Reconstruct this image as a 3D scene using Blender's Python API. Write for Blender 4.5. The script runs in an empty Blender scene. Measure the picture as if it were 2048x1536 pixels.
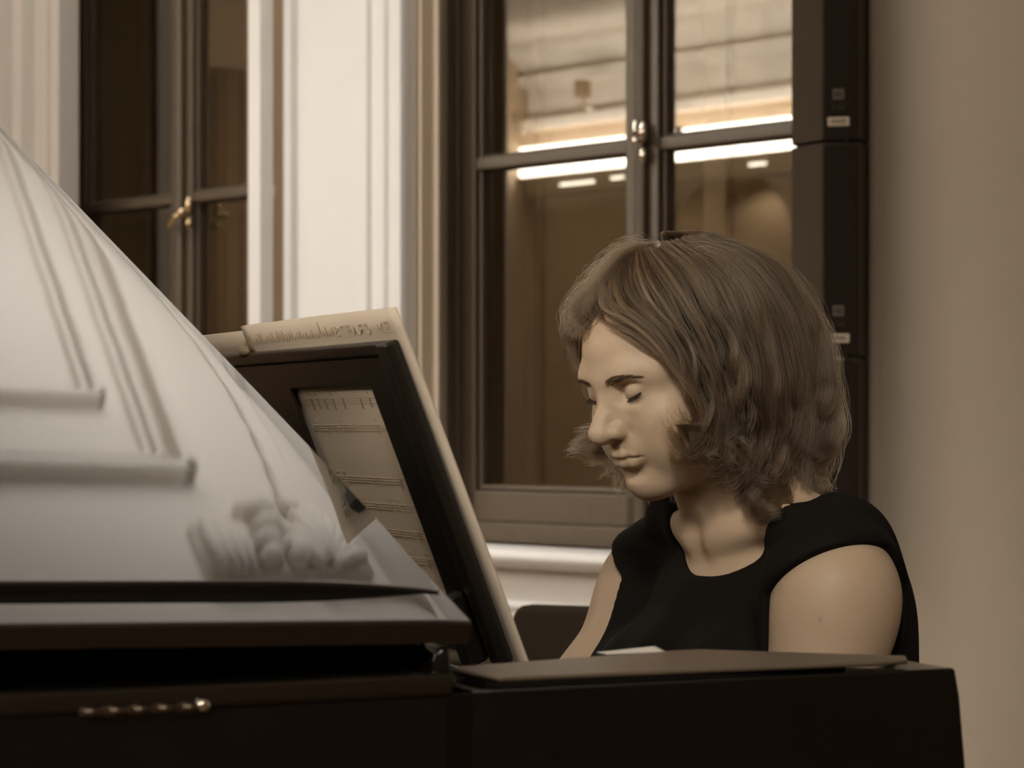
import bpy, bmesh, math, random
import numpy as np
from mathutils import Vector, Matrix
random.seed(7); rng = np.random.default_rng(7)
scene = bpy.context.scene
COL = scene.collection

# ------------------------------------------------------------------ camera, world, exposure
FPX = 4836.0          # focal length in pixels of the 2048 frame
CZ = 1.17             # camera height
HOR = 850.0           # image row of the horizon
cam_d = bpy.data.cameras.new('camera'); cam = bpy.data.objects.new('camera', cam_d); COL.objects.link(cam)
cam_d.sensor_width = 36.0; cam_d.lens = FPX / 2048 * 36.0
cam_d.shift_y = (HOR - 768.0) / 2048.0
cam.location = (0, 0, CZ); cam.rotation_euler = (math.pi / 2, 0, 0)
cam_d.clip_start = 0.05; cam_d.clip_end = 100
cam_d.dof.use_dof = True; cam_d.dof.focus_distance = 2.30; cam_d.dof.aperture_fstop = 11.0
scene.camera = cam
vs = scene.view_settings
vs.view_transform = 'Standard'; vs.look = 'None'; vs.gamma = 1.0; vs.use_curve_mapping = False
vs.exposure = 0.06
scene.cycles.use_denoising = True
scene.cycles.max_bounces = 8; scene.cycles.diffuse_bounces = 4; scene.cycles.glossy_bounces = 5
scene.cycles.transparent_max_bounces = 12
scene.cycles.caustics_reflective = False; scene.cycles.caustics_refractive = False
scene.cycles.sample_clamp_indirect = 6.0
world = bpy.data.worlds.new('night'); scene.world = world; world.use_nodes = True
world.node_tree.nodes['Background'].inputs[0].default_value = (0.075, 0.058, 0.038, 1)
world.node_tree.nodes['Background'].inputs[1].default_value = 1.15

# frames: wall (x right along the wall, y out of the room), piano (x towards the player, y across)
WYAW = math.atan2(-0.723, 0.691)
MW = Matrix.Translation((-0.029, 5.9, 0)) @ Matrix.Rotation(WYAW, 4, 'Z')
PYAW = math.radians(24.3)
MP = Matrix.Translation((-0.0252, 1.54, 0)) @ Matrix.Rotation(PYAW, 4, 'Z')
MWI = MW.inverted(); MPI = MP.inverted()

def ray(px, py):
    return Vector(((px - 1024) / FPX, 1.0, (HOR - py) / FPX))
def hit(px, py, M, axis, val):
    """pixel -> point of the plane local[axis] = val, in local coordinates of frame M"""
    Mi = M.inverted(); o = Mi @ Vector((0, 0, CZ)); d = (Mi.to_3x3() @ ray(px, py))
    k = (val - o[axis]) / d[axis]
    return o + d * k
def wx(px, y=0.0): return hit(px, HOR, MW, 1, y).x
def wz(px, py, y=0.0): return hit(px, py, MW, 1, y).z
def P(px, py, Y): return Vector((0, 0, CZ)) + ray(px, py) * Y

def area(name, M, loc, target, size, power, col=(1, .93, .83), spread=180):
    d = bpy.data.lights.new(name, 'AREA'); d.shape = 'RECTANGLE'; d.size, d.size_y = size
    d.energy = power; d.color = col; d.spread = math.radians(spread)
    o = bpy.data.objects.new(name, d); COL.objects.link(o)
    a = M @ Vector(loc); b = M @ Vector(target)
    o.location = a; o.rotation_euler = (b - a).to_track_quat('-Z', 'Y').to_euler()
    if abs((b - a).normalized().z) > .99: o.rotation_euler = (0 if b.z < a.z else math.pi, 0, WYAW if b.z < a.z else -WYAW)
    return o
# cove uplights along both long walls, and hall lights behind and left of the viewer
CEIL = 3.7
area('cove_uplight', MW, (-0.5, -0.62, 2.75), (-0.4, -1.00, 3.7), (2.2, 0.12), 32, (1, .975, .95))
area('cove_uplight', MW, (-4, -6.7, 3.2), (-4, -6.7, 3.7), (6, 0.12), 170, (1, .92, .82))
area('hall_light', Matrix(), (-2.3, 0.2, 3.5), (0.0, 2.3, 1.2), (0.9, 0.9), 4, (1, .94, .86))
area('hall_light', Matrix(), (-0.15, -1.5, 3.45), (0.2, 2.4, 1.1), (0.9, 0.9), 8, (1, .92, .81))
sp_d = bpy.data.lights.new('falloff_spot', 'SPOT'); sp_d.energy = 310; sp_d.spot_size = math.radians(28); sp_d.spot_blend = 1.0; sp_d.shadow_soft_size = .30; sp_d.color = (1, .93, .83)
sp_o = bpy.data.objects.new('falloff_spot', sp_d); COL.objects.link(sp_o); sp_o.location = (-0.25, -1.5, 3.45)  # added spot, no such lamp known; its narrow cone fades towards the right
sp_o.rotation_euler = (Vector((-0.12, 2.5, 1.22)) - sp_o.location).to_track_quat('-Z', 'Y').to_euler()
area('cornice_fill', MW, (-6.0, -6.35, 2.35), (-6.0, -7.25, 3.5), (4.5, 0.15), 55, (1, .93, .84), 75)  # added fill without a fixture, brightens the mirrored cornice
area('wall_washer', MW, (-1.1, -2.3, 3.5), (0.0, -.15, .8), (0.5, 0.5), 6, (1, .97, .93), 55)
area('wall_washer', MW, (-0.3, -1.1, 3.55), (-0.38, -.15, 1.4), (0.6, 0.3), 2, (1, .97, .93), 90)

# ------------------------------------------------------------------ materials
def mat(name, color, rough=0.5, spec=0.5, metal=0.0, emit=None, strength=0, noise=None, bump=None, ior=None, coat=0, sss=0):
    m = bpy.data.materials.new(name); m.use_nodes = True
    nt = m.node_tree; b = nt.nodes['Principled BSDF']
    b.inputs['Base Color'].default_value = (*color, 1)
    b.inputs['Roughness'].default_value = rough
    b.inputs['Specular IOR Level'].default_value = spec
    b.inputs['Metallic'].default_value = metal
    if ior: b.inputs['IOR'].default_value = ior
    if coat: b.inputs['Coat Weight'].default_value = coat; b.inputs['Coat Roughness'].default_value = 0.02
    if sss:
        b.inputs['Subsurface Weight'].default_value = sss
        b.inputs['Subsurface Radius'].default_value = (0.010, 0.006, 0.004); b.inputs['Subsurface Scale'].default_value = 0.6
    if emit: b.inputs['Emission Color'].default_value = (*emit, 1); b.inputs['Emission Strength'].default_value = strength
    tc = nt.nodes.new('ShaderNodeTexCoord')
    if noise:   # (scale, amount)
        n = nt.nodes.new('ShaderNodeTexNoise'); n.inputs['Scale'].default_value = noise[0]; n.inputs['Detail'].default_value = 5
        r = nt.nodes.new('ShaderNodeMapRange'); r.inputs['To Min'].default_value = 1 - noise[1]; r.inputs['To Max'].default_value = 1 + noise[1]
        x = nt.nodes.new('ShaderNodeVectorMath'); x.operation = 'SCALE'; x.inputs[0].default_value = color
        nt.links.new(tc.outputs['Object'], n.inputs['Vector']); nt.links.new(n.outputs['Fac'], r.inputs['Value'])
        nt.links.new(r.outputs['Result'], x.inputs['Scale']); nt.links.new(x.outputs['Vector'], b.inputs['Base Color'])
    if bump:    # (scale, strength, distance)
        n = nt.nodes.new('ShaderNodeTexNoise'); n.inputs['Scale'].default_value = bump[0]; n.inputs['Detail'].default_value = 6
        u = nt.nodes.new('ShaderNodeBump'); u.inputs['Strength'].default_value = bump[1]; u.inputs['Distance'].default_value = bump[2]
        nt.links.new(tc.outputs['Object'], n.inputs['Vector']); nt.links.new(n.outputs['Fac'], u.inputs['Height'])
        nt.links.new(u.outputs['Normal'], b.inputs['Normal'])
    return m
def glass_mat(name, reflect, tint):
    m = bpy.data.materials.new(name); m.use_nodes = True; nt = m.node_tree; nt.nodes.clear()
    o = nt.nodes.new('ShaderNodeOutputMaterial'); mx = nt.nodes.new('ShaderNodeMixShader')
    t = nt.nodes.new('ShaderNodeBsdfTransparent'); t.inputs[0].default_value = (*tint, 1)
    g = nt.nodes.new('ShaderNodeBsdfGlossy'); g.inputs['Roughness'].default_value = 0.0; g.inputs[0].default_value = (1, .97, .92, 1)
    mx.inputs[0].default_value = reflect
    nt.links.new(t.outputs[0], mx.inputs[1]); nt.links.new(g.outputs[0], mx.inputs[2]); nt.links.new(mx.outputs[0], o.inputs[0])
    return m
M_WHITE = mat('white_paint', (.775, .755, .72), .5, .4, noise=(6, .03))
M_CEIL = mat('ceiling_paint', (.82, .765, .685), .7, .2)
M_PIER = mat('pier_paint', (.60, .525, .43), .55, .3, noise=(5, .03))
M_REVEAL = mat('reveal_paint', (.58, .47, .35), .5, .3)
M_BROWN = mat('window_wood', (.108, .081, .053), .38, .5, noise=(30, .12))
M_JAMB = mat('casing_wood', (.26, .195, .12), .45, .4, noise=(14, .08))
M_LEAF = mat('casement_wood', (.34, .245, .155), .5, .4, noise=(20, .06))
M_BRASS = mat('brass', (.80, .66, .42), .22, .5, 1.0)
M_CHROME = mat('chrome', (.9, .85, .76), .12, .5, 1.0)
M_GLASS_IN = glass_mat('inner_glass', .105, (.9, .88, .84))
M_GLASS_OUT = glass_mat('outer_glass', .03, (.55, .5, .42))
M_FLOOR = mat('parquet', (.22, .14, .075), .4, .5, noise=(4, .2))
M_CURTAIN = mat('curtain_cloth', (.34, .24, .155), .9, .1, noise=(3, .2))
M_BLOCKER = mat('blocker_cloth', (.075, .052, .034), .9, .1, noise=(3, .2))
M_BACKWALL = mat('hall_wall', (.58, .46, .33), .7, .2)
M_NICHE = mat('niche_paint', (.46, .37, .26), .7, .2)
M_LED = mat('light_strip', (1, 1, 1), .5, 0, emit=(1, .95, .87), strength=14)
M_LED2 = mat('niche_lamp', (1, 1, 1), .5, 0, emit=(1, .9, .75), strength=9)
M_BLACK = mat('piano_lacquer', (.006, .005, .004), .06, .5, coat=0, ior=1.5, bump=(2.5, .02, .02))
M_LIDLACQ = mat('lid_lacquer', (.008, .007, .006), .035, .5, ior=1.95, bump=(1.6, .012, .02))
M_RIMTOP = mat('rim_lacquer', (.012, .009, .006), .10, .5, ior=1.7, bump=(3, .02, .02))
M_DESK = mat('desk_lacquer', (.010, .008, .006), .30, .5, ior=1.5)
M_CHEEK = mat('cheek_cover', (.155, .118, .080), .33, .5, noise=(12, .08))
M_HINGE = mat('hinge_metal', (.16, .125, .09), .35, .5, .9)
M_PENCIL4 = mat('show_through_ink', (.55, .45, .335), .8, .1)
M_PENCIL3 = mat('pale_brown_ink', (.40, .285, .185), .8, .1)
M_DARK = mat('matte_dark', (.012, .010, .008), .8, .1)
M_PAPER = mat('score_paper', (.74, .63, .49), .8, .1, noise=(9, .05))
M_PAPERW = mat('white_paper', (.86, .81, .73), .8, .1)
M_INK = mat('ink', (.10, .065, .04), .8, .1)
M_PENCIL = mat('faint_ink', (.42, .33, .24), .8, .1)
M_PENCIL2 = mat('brown_ink', (.30, .20, .12), .8, .1)
M_CHAIR = mat('chair_cloth', (.040, .029, .020), .85, .15, bump=(300, .2, .002))
M_STEEL = mat('steel', (.35, .3, .25), .3, .5, 1.0)
M_SPK = mat('speaker_plastic', (.066, .050, .034), .6, .14, bump=(400, .15, .001))
M_GRILLE = mat('speaker_grille', (.027, .0185, .013), .65, .12, bump=(700, .5, .002))
M_LOGO = mat('logo_grey', (.17, .135, .10), .5, .4)
M_LABEL = mat('label_white', (.75, .66, .53), .6, .2)
M_GOLD = mat('iron_plate', (.45, .30, .12), .35, .5, .8)
M_IVORY = mat('key_white', (.82, .78, .68), .25, .5)

# ------------------------------------------------------------------ helpers
class MB:
    def __init__(s): s.v = []; s.f = []
    def add(s, vs_, fs):
        o = len(s.v); s.v += [tuple(v) for v in vs_]; s.f += [tuple(i + o for i in f) for f in fs]; return s
    def box(s, x0, x1, y0, y1, z0, z1):
        return s.add([(x0,y0,z0),(x1,y0,z0),(x1,y1,z0),(x0,y1,z0),(x0,y0,z1),(x1,y0,z1),(x1,y1,z1),(x0,y1,z1)],
                     [(3,2,1,0),(4,5,6,7),(0,1,5,4),(1,2,6,5),(2,3,7,6),(3,0,4,7)])
    def prism(s, poly, z0, z1):
        n = len(poly)
        a = sum(poly[i][0]*poly[(i+1)%n][1]-poly[(i+1)%n][0]*poly[i][1] for i in range(n))
        if a < 0: poly = poly[::-1]
        return s.add([(x,y,z0) for x,y in poly]+[(x,y,z1) for x,y in poly],
                     [tuple(range(n))[::-1], tuple(range(n,2*n))]+[(i,(i+1)%n,(i+1)%n+n,i+n) for i in range(n)])
    def prism_ax(s, poly, a0, a1, axis):
        """extrude a 2D polygon along x (poly = y,z) or y (poly = x,z)"""
        n = len(poly); o = []
        for a in (a0, a1):
            for p, q in poly: o.append((a, p, q) if axis == 0 else (p, a, q))
        return s.add(o, [tuple(range(n))[::-1], tuple(range(n,2*n))]+[(i,(i+1)%n,(i+1)%n+n,i+n) for i in range(n)])
    def tube(s, pts, r, n=10, closed=False):
        pts = [Vector(p) for p in pts]; R = r if isinstance(r, (list, tuple)) else [r]*len(pts)
        o = len(s.v); up = Vector((0,0,1)); prev = None
        for i, p in enumerate(pts):
            d = (pts[min(i+1,len(pts)-1)] - pts[max(i-1,0)]).normalized()
            if prev is None:
                a = d.cross(up) if abs(d.z) < .95 else d.cross(Vector((1,0,0)))
            else: a = prev - d*prev.dot(d)
            a.normalize(); prev = a; b = d.cross(a)
            for k in range(n):
                t = 2*math.pi*k/n; s.v.append(tuple(p + (a*math.cos(t)+b*math.sin(t))*R[i]))
        for i in range(len(pts)-1):
            for k in range(n):
                s.f.append((o+i*n+k, o+i*n+(k+1)%n, o+(i+1)*n+(k+1)%n, o+(i+1)*n+k))
        s.f.append(tuple(o+k for k in range(n))[::-1]); s.f.append(tuple(o+(len(pts)-1)*n+k for k in range(n)))
        return s
    def ball(s, c, r, n=14, m=9):
        c = Vector(c); r = Vector(r) if not isinstance(r,(int,float)) else Vector((r,r,r)); o = len(s.v)
        s.v.append(tuple(c+Vector((0,0,r.z))))
        for i in range(1,m):
            a = math.pi*i/m
            for k in range(n):
                t = 2*math.pi*k/n
                s.v.append((c.x+r.x*math.sin(a)*math.cos(t), c.y+r.y*math.sin(a)*math.sin(t), c.z+r.z*math.cos(a)))
        s.v.append(tuple(c-Vector((0,0,r.z)))); e = len(s.v)-1
        for k in range(n):
            s.f.append((o, o+1+k, o+1+(k+1)%n)); s.f.append((e, o+1+(m-2)*n+(k+1)%n, o+1+(m-2)*n+k))
        for i in range(m-2):
            for k in range(n):
                s.f.append((o+1+i*n+k, o+1+(i+1)*n+k, o+1+(i+1)*n+(k+1)%n, o+1+i*n+(k+1)%n))
        return s
    def build(s, name, m, parent=None, M=None, bevel=0, segs=3, smooth=False, sub=0):
        me = bpy.data.meshes.new(name); me.from_pydata(s.v, [], s.f); me.validate(); me.update()
        o = bpy.data.objects.new(name, me); COL.objects.link(o)
        me.materials.append(m)
        if M is not None: o.matrix_world = M
        if parent is not None: o.parent = parent
        if bevel:
            b = o.modifiers.new('bevel', 'BEVEL'); b.width = bevel; b.segments = segs; b.limit_method = 'ANGLE'; b.angle_limit = math.radians(35)
            b.harden_normals = False
        if sub: q = o.modifiers.new('sub', 'SUBSURF'); q.levels = q.render_levels = sub
        if smooth or bevel: me.polygons.foreach_set('use_smooth', [True]*len(me.polygons))
        if bevel and not smooth:
            w = o.modifiers.new('wn', 'WEIGHTED_NORMAL'); w.keep_sharp = True
        return o
def tag(o, label=None, cat=None, group=None, kind=None):
    if label: o['label'] = label
    if cat: o['category'] = cat
    if group: o['group'] = group
    if kind: o['kind'] = kind
    return o
def empty(name, M, label=None, cat=None, group=None, kind=None):
    o = bpy.data.objects.new(name, None); COL.objects.link(o); o.matrix_world = M; o.empty_display_size = .1
    return tag(o, label, cat, group, kind)
def struct(mb, name, m, label, M=MW, cat=None, **k):
    o = mb.build(name, m, None, M, **k); return tag(o, label, cat, None, 'structure')

# ------------------------------------------------------------------ room shell (wall frame)
XR, YB = 6.2, -7.3
XL = hit(1068, 300, MW, 1, -YB - .008).x
FY = -0.15                                  # room side face of the window wall
ZT = 3.0; ZS = 0.885                        # window head and sill
w1a, w1b = wx(920), None
w1c = wx(1304); w1b = 2*w1c - w1a
w2a = wx(155); w2c = wx(380); w2b = 2*w2c - w2a
pil_l = wx(575, FY); pil_r = wx(830, FY)
w2b = pil_l + .02
print('windows', w1a, w1b, w2a, w2b, 'pilaster', pil_l, pil_r)
struct(MB().box(XL, XR, YB, .3, -.1, 0), 'floor', M_FLOOR, 'brown wooden floor of the hall')
struct(MB().box(XL, XR, YB, .3, CEIL, CEIL+.1), 'ceiling', M_CEIL, 'white plaster ceiling of the hall')
w = MB()
w.box(XL, w2a, FY, .3, 0, CEIL)                 # left of window 2
w.box(pil_l, w1a - .001, FY + .012, .3, 0, CEIL)          # behind the pilaster
w.box(w1b, wx(1700, FY), FY, .3, 0, CEIL); w.box(wx(1700, FY), XR, FY + .32, .4, 0, CEIL)
w.box(w2a, pil_l, FY, .3, ZT, CEIL); w.box(w1a, w1b, FY, .3, ZT, CEIL)
w.box(w2a, pil_l, FY + .06, .3, 0, ZS); w.box(w1a, w1b, FY + .06, .3, 0, ZS)
struct(w, 'wall_front', M_WHITE, 'white panelled wall holding the tall windows')
struct(MB().box(XL-.1, XL, YB, .3, 0, CEIL), 'wall_left', M_BACKWALL, 'far end wall of the hall')
struct(MB().box(XR, XR+.1, YB, .3, 0, CEIL), 'wall_right', M_CURTAIN, 'dark end wall of the hall')

# moulded pilaster between the windows: plan profile extruded
def profile_strip(pts, z0, z1, name, m, label, back):
    b = MB(); poly = [(pts[0][0], back)] + pts + [(pts[-1][0], back)]
    b.prism(poly, z0, z1)
    return struct(b, name, m, label, bevel=.003, segs=2)
def pp(px, d): return (wx(px, FY), FY - d)
prof = [pp(575,0), pp(575,.03), pp(583,.036), pp(602,.036), pp(606,.016), pp(626,.012), pp(632,.022), pp(660,.022), pp(735,.022), pp(741,.028), pp(750,.028),
        pp(754,.016), pp(764,.016), pp(768,.028), pp(786,.030), pp(790,.018), pp(798,.018), pp(802,.036), pp(822,.036), pp(828,.02), pp(829,0)]
profile_strip(prof, 0.0, CEIL, 'trim_1', M_WHITE, 'white fluted pilaster between the two tall windows', FY + .012)
# brown moulded reveal to the left of the right window (jamb from pilaster to frame)
jx = pil_r
rv = [(jx, FY - .0), (jx + .012, FY - .008), (jx+.02, FY + .02), (w1a - .045, -.075), (w1a - .05, -.06), (w1a - .022, -.05), (w1a - .02, -.035), (w1a, -.03), (w1a, .01), (jx, .01)]
b = MB(); b.prism([(jx - .004, FY + .012), (jx + .02, FY - .0), (jx + .034, FY + .03), (jx + .05, FY + .035), (w1a - .01, -.06), (w1a + .012, -.055), (w1a + .012, .02), (jx - .004, .02)], ZS, ZT)
struct(b, 'trim_2', M_REVEAL, 'beige moulded jamb on the left of the right-hand window', bevel=.004, segs=2)
# left wall mouldings
l0 = wx(-30, FY)
prof = [(l0, FY)] + [pp(a, d) for a, d in ((8,.002),(12,.050),(30,.056),(38,.012),(48,.008),(52,.048),(70,.048),(76,.014),(84,.002),(92,.002),(96,.044),(122,.050),(128,.022),(134,.056),(150,.056),(153,.0))]
profile_strip(prof, 0.0, CEIL, 'trim_3', M_WHITE, 'white moulded door-case strip left of the left-hand window', FY + .01)
# right pier: strip, bead, then a gently bowed face
r0 = wx(1690, FY)
prof = [(r0, FY), (r0, FY - .02)] + [pp(a, d) for a, d in ((1752,.02),(1757,.034),(1764,.042),(1772,.036),(1777,.016),(1790,.014))]
xa = prof[-1][0]
for i in range(1, 15):
    tt = i / 14*.55; prof.append((xa + tt, FY - .013 + .95*tt*tt))
profile_strip(prof, 0.0, CEIL, 'trim_4', M_PIER, 'broad pale rounded wall pier with a bead at its left edge', FY + .32)

# ------------------------------------------------------------------ windows
def window(idx, xa, xb, label, outer=True, xc=None, dark=False):
    root = empty('window_%d' % idx, MW, label, None, None, 'structure')
    if xc is None: xc = (xa + xb)/2
    fr = MB(); fw = .042
    fr.box(xa, xa + fw, -.045, .05, ZS, ZT); fr.box(xb - fw, xb, -.045, .05, ZS, ZT)
    fr.box(xa, xb, -.045, .05, ZS, ZS + .05); fr.box(xa, xb, -.045, .05, ZT - .05, ZT)
    fr.box(xa + fw*.25, xa + fw*.6, -.055, -.04, ZS, ZT)
    fr.build('window_frame', M_BROWN, root, None, bevel=.004, segs=2)
    zm = 1.81; ga = .03
    for s, (a, c) in enumerate(((xa + fw, xc - .002), (xc + .002, xb - fw))):
        sw = .050
        m = MB()
        m.box(a, a + sw, -.035, .02, ZS + .05, ZT - .05); m.box(c - sw, c, -.035, .02, ZS + .05, ZT - .05)
        m.box(a, c, -.035, .02, ZS + .05, ZS + .125); m.box(a, c, -.035, .02, ZT - .12, ZT - .05)
        # moulded inner edge
        for q in (a + sw, c - sw - .012): m.box(q, q + .012, -.022, .012, ZS + .125, ZT - .12)
        m.box(a + sw, c - sw, -.022, .012, ZS + .125, ZS + .139)
        sash = m.build('sash', M_BROWN, root, None, bevel=.005, segs=2)
        mm = MB(); mm.prism_ax([(-.032, zm - .016), (-.02, zm - .02), (.012, zm - .02), (.012, zm + .02), (-.012, zm + .02), (-.032, zm + .010)], a + sw, c - sw, 0)
        mm.build('muntin', M_BROWN, sash, None, bevel=.003, segs=2)
        MB().box(a + sw, c - sw, -.006, -.002, ZS + .13, ZT - .12).build('pane', M_GLASS_IN, sash)
    # astragal covering the meeting stiles
    MB().prism([(xc - .012, -.035), (xc - .010, -.05), (xc + .004, -.056), (xc + .020, -.05), (xc + .022, -.035)], ZS + .05, ZT - .05).build('astragal', M_BROWN, root, None, bevel=.003, segs=2)
    if outer:   # casing between the two glazings, then the outer sashes
        m = MB(); q = .012
        m.box(xa - .01, xa + q, .05, .24, ZS, ZT); m.box(xb - q, xb + .01, .05, .24, ZS, ZT)
        m.box(xa, xb, .05, .24, ZT - q, ZT); m.box(xa, xb, .05, .24, ZS - .01, ZS + q)
        m.build('casing', M_JAMB, root)
        m = MB()
        m.box(xa, xa + .05, .215, .25, ZS, ZT); m.box(xb - .05, xb, .215, .25, ZS, ZT); m.box(xc - .035, xc + .035, .215, .25, ZS, ZT)
        m.box(xa, xb, .215, .25, ZS, ZS + .12); m.box(xa, xb, .215, .25, ZT - .12, ZT)
        m.build('outer_sash', M_JAMB, root, None, bevel=.003, segs=2)
        MB().box(xa + .04, xb - .04, .232, .236, ZS + .1, ZT - .1).build('outer_pane', M_GLASS_OUT, root)
    return root
win1 = window(1, w1a, w1b, 'tall dark-framed casement window behind the pianist')
win2 = window(2, w2a, w2b, 'tall dark-framed casement window at the left of the photo', xc=wx(383))

# handles
def handle(root, px, py, lever):
    c = hit(px, py, MW, 1, -.06)
    h = MB()
    h.ball((c.x, -.052, c.z + .022), (.011, .010, .024)); h.ball((c.x, -.052, c.z - .030), (.009, .008, .018))
    h.tube([(c.x, -.045, c.z), (c.x, -.075, c.z)], .008)
    if lever: h.tube([(c.x, -.075, c.z), (c.x - .03, -.078, c.z - .012), (c.x - .055, -.078, c.z - .034), (c.x - .062, -.076, c.z - .04)], [.008, .007, .007, .008]); h.ball((c.x, -.075, c.z), .013)
    else: h.tube([(c.x, -.075, c.z), (c.x + .002, -.078, c.z + .045)], [.008, .007]); h.ball((c.x, -.074, c.z), .011)
    tag(h.build('window_handle', M_CHROME if not lever else M_BRASS, root, None, smooth=True), 'bright metal window handle')
handle(win1, 1281, 283, False)
handle(win2, 373, 425, True)

# sill board and panelled parapet below the right window
sx = [(FY - .055, ZS - .035), (FY - .062, ZS - .02), (FY - .055, ZS - .004), (FY - .03, ZS), (-.04, ZS), (-.04, ZS - .045), (FY - .04, ZS - .045)]
for i, (a, c, lb) in enumerate(((w1a - .09, w1b + .02, 'white rounded window sill under the right-hand window'), (w2a - .02, pil_l - .03, 'white window sill under the left-hand window'))):
    b = MB().prism_ax(sx, a, c, 0); struct(b, 'trim_%d' % (5 + i), M_WHITE, lb, bevel=.004, segs=2)
b = MB(); b.box(w1a - .09, w1b, FY + .02, FY + .07, 0, ZS - .04)
zz = wz(1080, 1206, FY); z2 = wz(1020, 1266, FY)
b.box(w1a - .09, w1b, FY - .004, FY + .03, z2 + .010, zz); b.box(w1a - .09, w1b, FY - .012, FY + .03, zz - .018, zz - .004); b.box(w1a - .09, w1b, FY - .012, FY + .03, z2 - .006, z2 + .012)
struct(b, 'trim_7', M_WHITE, 'white panelled parapet beneath the right-hand window', bevel=.004, segs=2)

# open casement leaf of the left window, seen edge on next to the pilaster
lf = empty('window_leaf', MW, 'white-edged inner casement leaf swung open beside the pilaster', None, None, 'structure')
pa = hit(507, 300, MW, 1, FY - .04); pb = hit(545, 300, MW, 1, FY + .0)
ea = wx(495, FY - .10); eb = wx(520, FY - .10)
MB().box(ea, eb, FY - .10, FY - .055, ZS + .0, ZT - .1).build('leaf_edge', M_WHITE, lf, None, bevel=.004)
fa = wx(521, FY - .05); fb = wx(574, FY - .03)
MB().prism([(ea + .003, FY - .056), (eb, FY - .056), (fb + .03, FY + .015), (fb + .03, FY + .05), (ea + .003, FY + .0)], ZS + .0, ZT - .1).build('leaf_stile', M_LEAF, lf, None, bevel=.002)
for k, (yy, hh) in enumerate(((350, 26), (408, 26))):
    c = hit(563, yy + hh/2, MW, 1, FY - .02); MB().box(c.x - .010, c.x + .012, FY - .055, FY - .01, c.z - .018, c.z + .018).build('hinge_knuckle', M_DARK, lf, None, bevel=.004)
c = hit(563, 384, MW, 1, FY - .02); MB().box(c.x - .012, c.x + .014, FY - .06, FY - .012, c.z - .016, c.z + .016).build('lock_plate', M_CHROME, lf, None, bevel=.004)

# ------------------------------------------------------------------ ceiling stucco (seen mirrored in the lid)
CR = math.radians(-18.3)
MC = MW @ Matrix.Translation((0, 0, CEIL)) @ Matrix.Rotation(CR, 4, 'Z')
def frame(u1, w1, prof_, name, label):
    b = MB()
    for d, h, wd in prof_:
        b.box(-2.6, u1 + d + wd, w1 + d, w1 + d + wd, -h, 0.004)
        b.box(u1 + d, u1 + d + wd, -2.0, w1 + d + wd, -h, 0.004)
    return struct(b, name, M_CEIL, label, M=MC, bevel=.006, segs=3)
frame(.115, -.80, ((0, .022, .022), (.026, .045, .026)), 'trim_8', 'inner stucco frame on the ceiling')
frame(.36, -.69, ((0, .020, .022), (.026, .035, .02), (.075, .055, .035)), 'trim_9', 'outer stucco frame on the ceiling')
b = MB()
b.box(-3.4, .585, -.36, -.24, -.05, .004)
struct(b, 'trim_10', M_CEIL, 'flat stucco band on the ceiling near the window wall', M=MC, bevel=.03, segs=4)
# ------------------------------------------------------------------ far side of the hall (seen mirrored in the window panes)
VY = -.008 - YB
def opp(px, py): q = hit(px, py, MW, 1, VY); return q.x, q.z
sx0, sz = opp(1180, 327); _, sz2 = opp(1180, 292)
print('strip z', sz, sz2, 'x', sx0)
b = MB(); OX0, OX1 = XL, XR
arch_px = [(1112, 372, 1212), (1462, 335, 1560)]       # apex column, apex row, right spring column
ac1, at1 = opp(1112, 378); ac2, at2 = opp(1462, 340)
pitch = abs(ac2 - ac1); ahw = pitch * .33; atop = (at1 + at2)/2
print('arches', ac1, ac2, atop, pitch)
# wall slab with arched niches
cs = []
k = ac1
while k > XL + 1: k -= pitch
k += pitch
while k < XR - 1: cs.append(k); k += pitch
NB = YB + .0; zt = CEIL
def arch_pts(c, n=18):
    pts = [(c - ahw, 0.0)]
    for i in range(n + 1):
        t = math.pi*(1 - i/n); pts.append((c + ahw*math.cos(t), atop - ahw*1.0 + ahw*math.sin(t)))
    pts.append((c + ahw, 0.0)); return pts
prev = XL
for c in cs:
    b.add([(prev, NB, 0), (c - ahw, NB, 0), (c - ahw, NB, zt), (prev, NB, zt)], [(0, 1, 2, 3)])
    ap = arch_pts(c)
    for (xa, za), (xb, zb) in zip(ap[:-1], ap[1:]):
        if abs(xb - xa) > 1e-6: b.add([(xa, NB, za), (xb, NB, zb), (xb, NB, zt), (xa, NB, zt)], [(0, 1, 2, 3)])
        b.add([(xa, NB, za), (xb, NB, zb), (xb, NB - .4, zb), (xa, NB - .4, za)], [(0, 1, 2, 3)])
    prev = c + ahw
b.add([(prev, NB, 0), (XR, NB, 0), (XR, NB, zt), (prev, NB, zt)], [(0, 1, 2, 3)])
b.add([(XL, NB - .4, 0), (XR, NB - .4, 0), (XR, NB - .4, zt), (XL, NB - .4, zt)], [(0, 1, 2, 3)])
struct(b, 'wall_back', M_BACKWALL, 'arcaded wall across the hall, seen mirrored in the window')
# cornice
z0 = sz2 + .14
cp = [(NB, z0), (NB + .10, z0), (NB + .12, z0 + .06), (NB + .06, z0 + .09), (NB + .06, z0 + .26), (NB + .14, z0 + .29), (NB + .16, z0 + .35), (NB + .10, z0 + .37), (NB + .22, z0 + .47), (NB + .26, z0 + .50), (NB + .26, z0 + .56), (NB, z0 + .58)]
b = MB().prism_ax(cp, XL, XR, 0)
struct(b, 'trim_11', M_CEIL, 'white stepped cornice across the hall, seen mirrored in the window', bevel=.006, segs=2)
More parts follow.
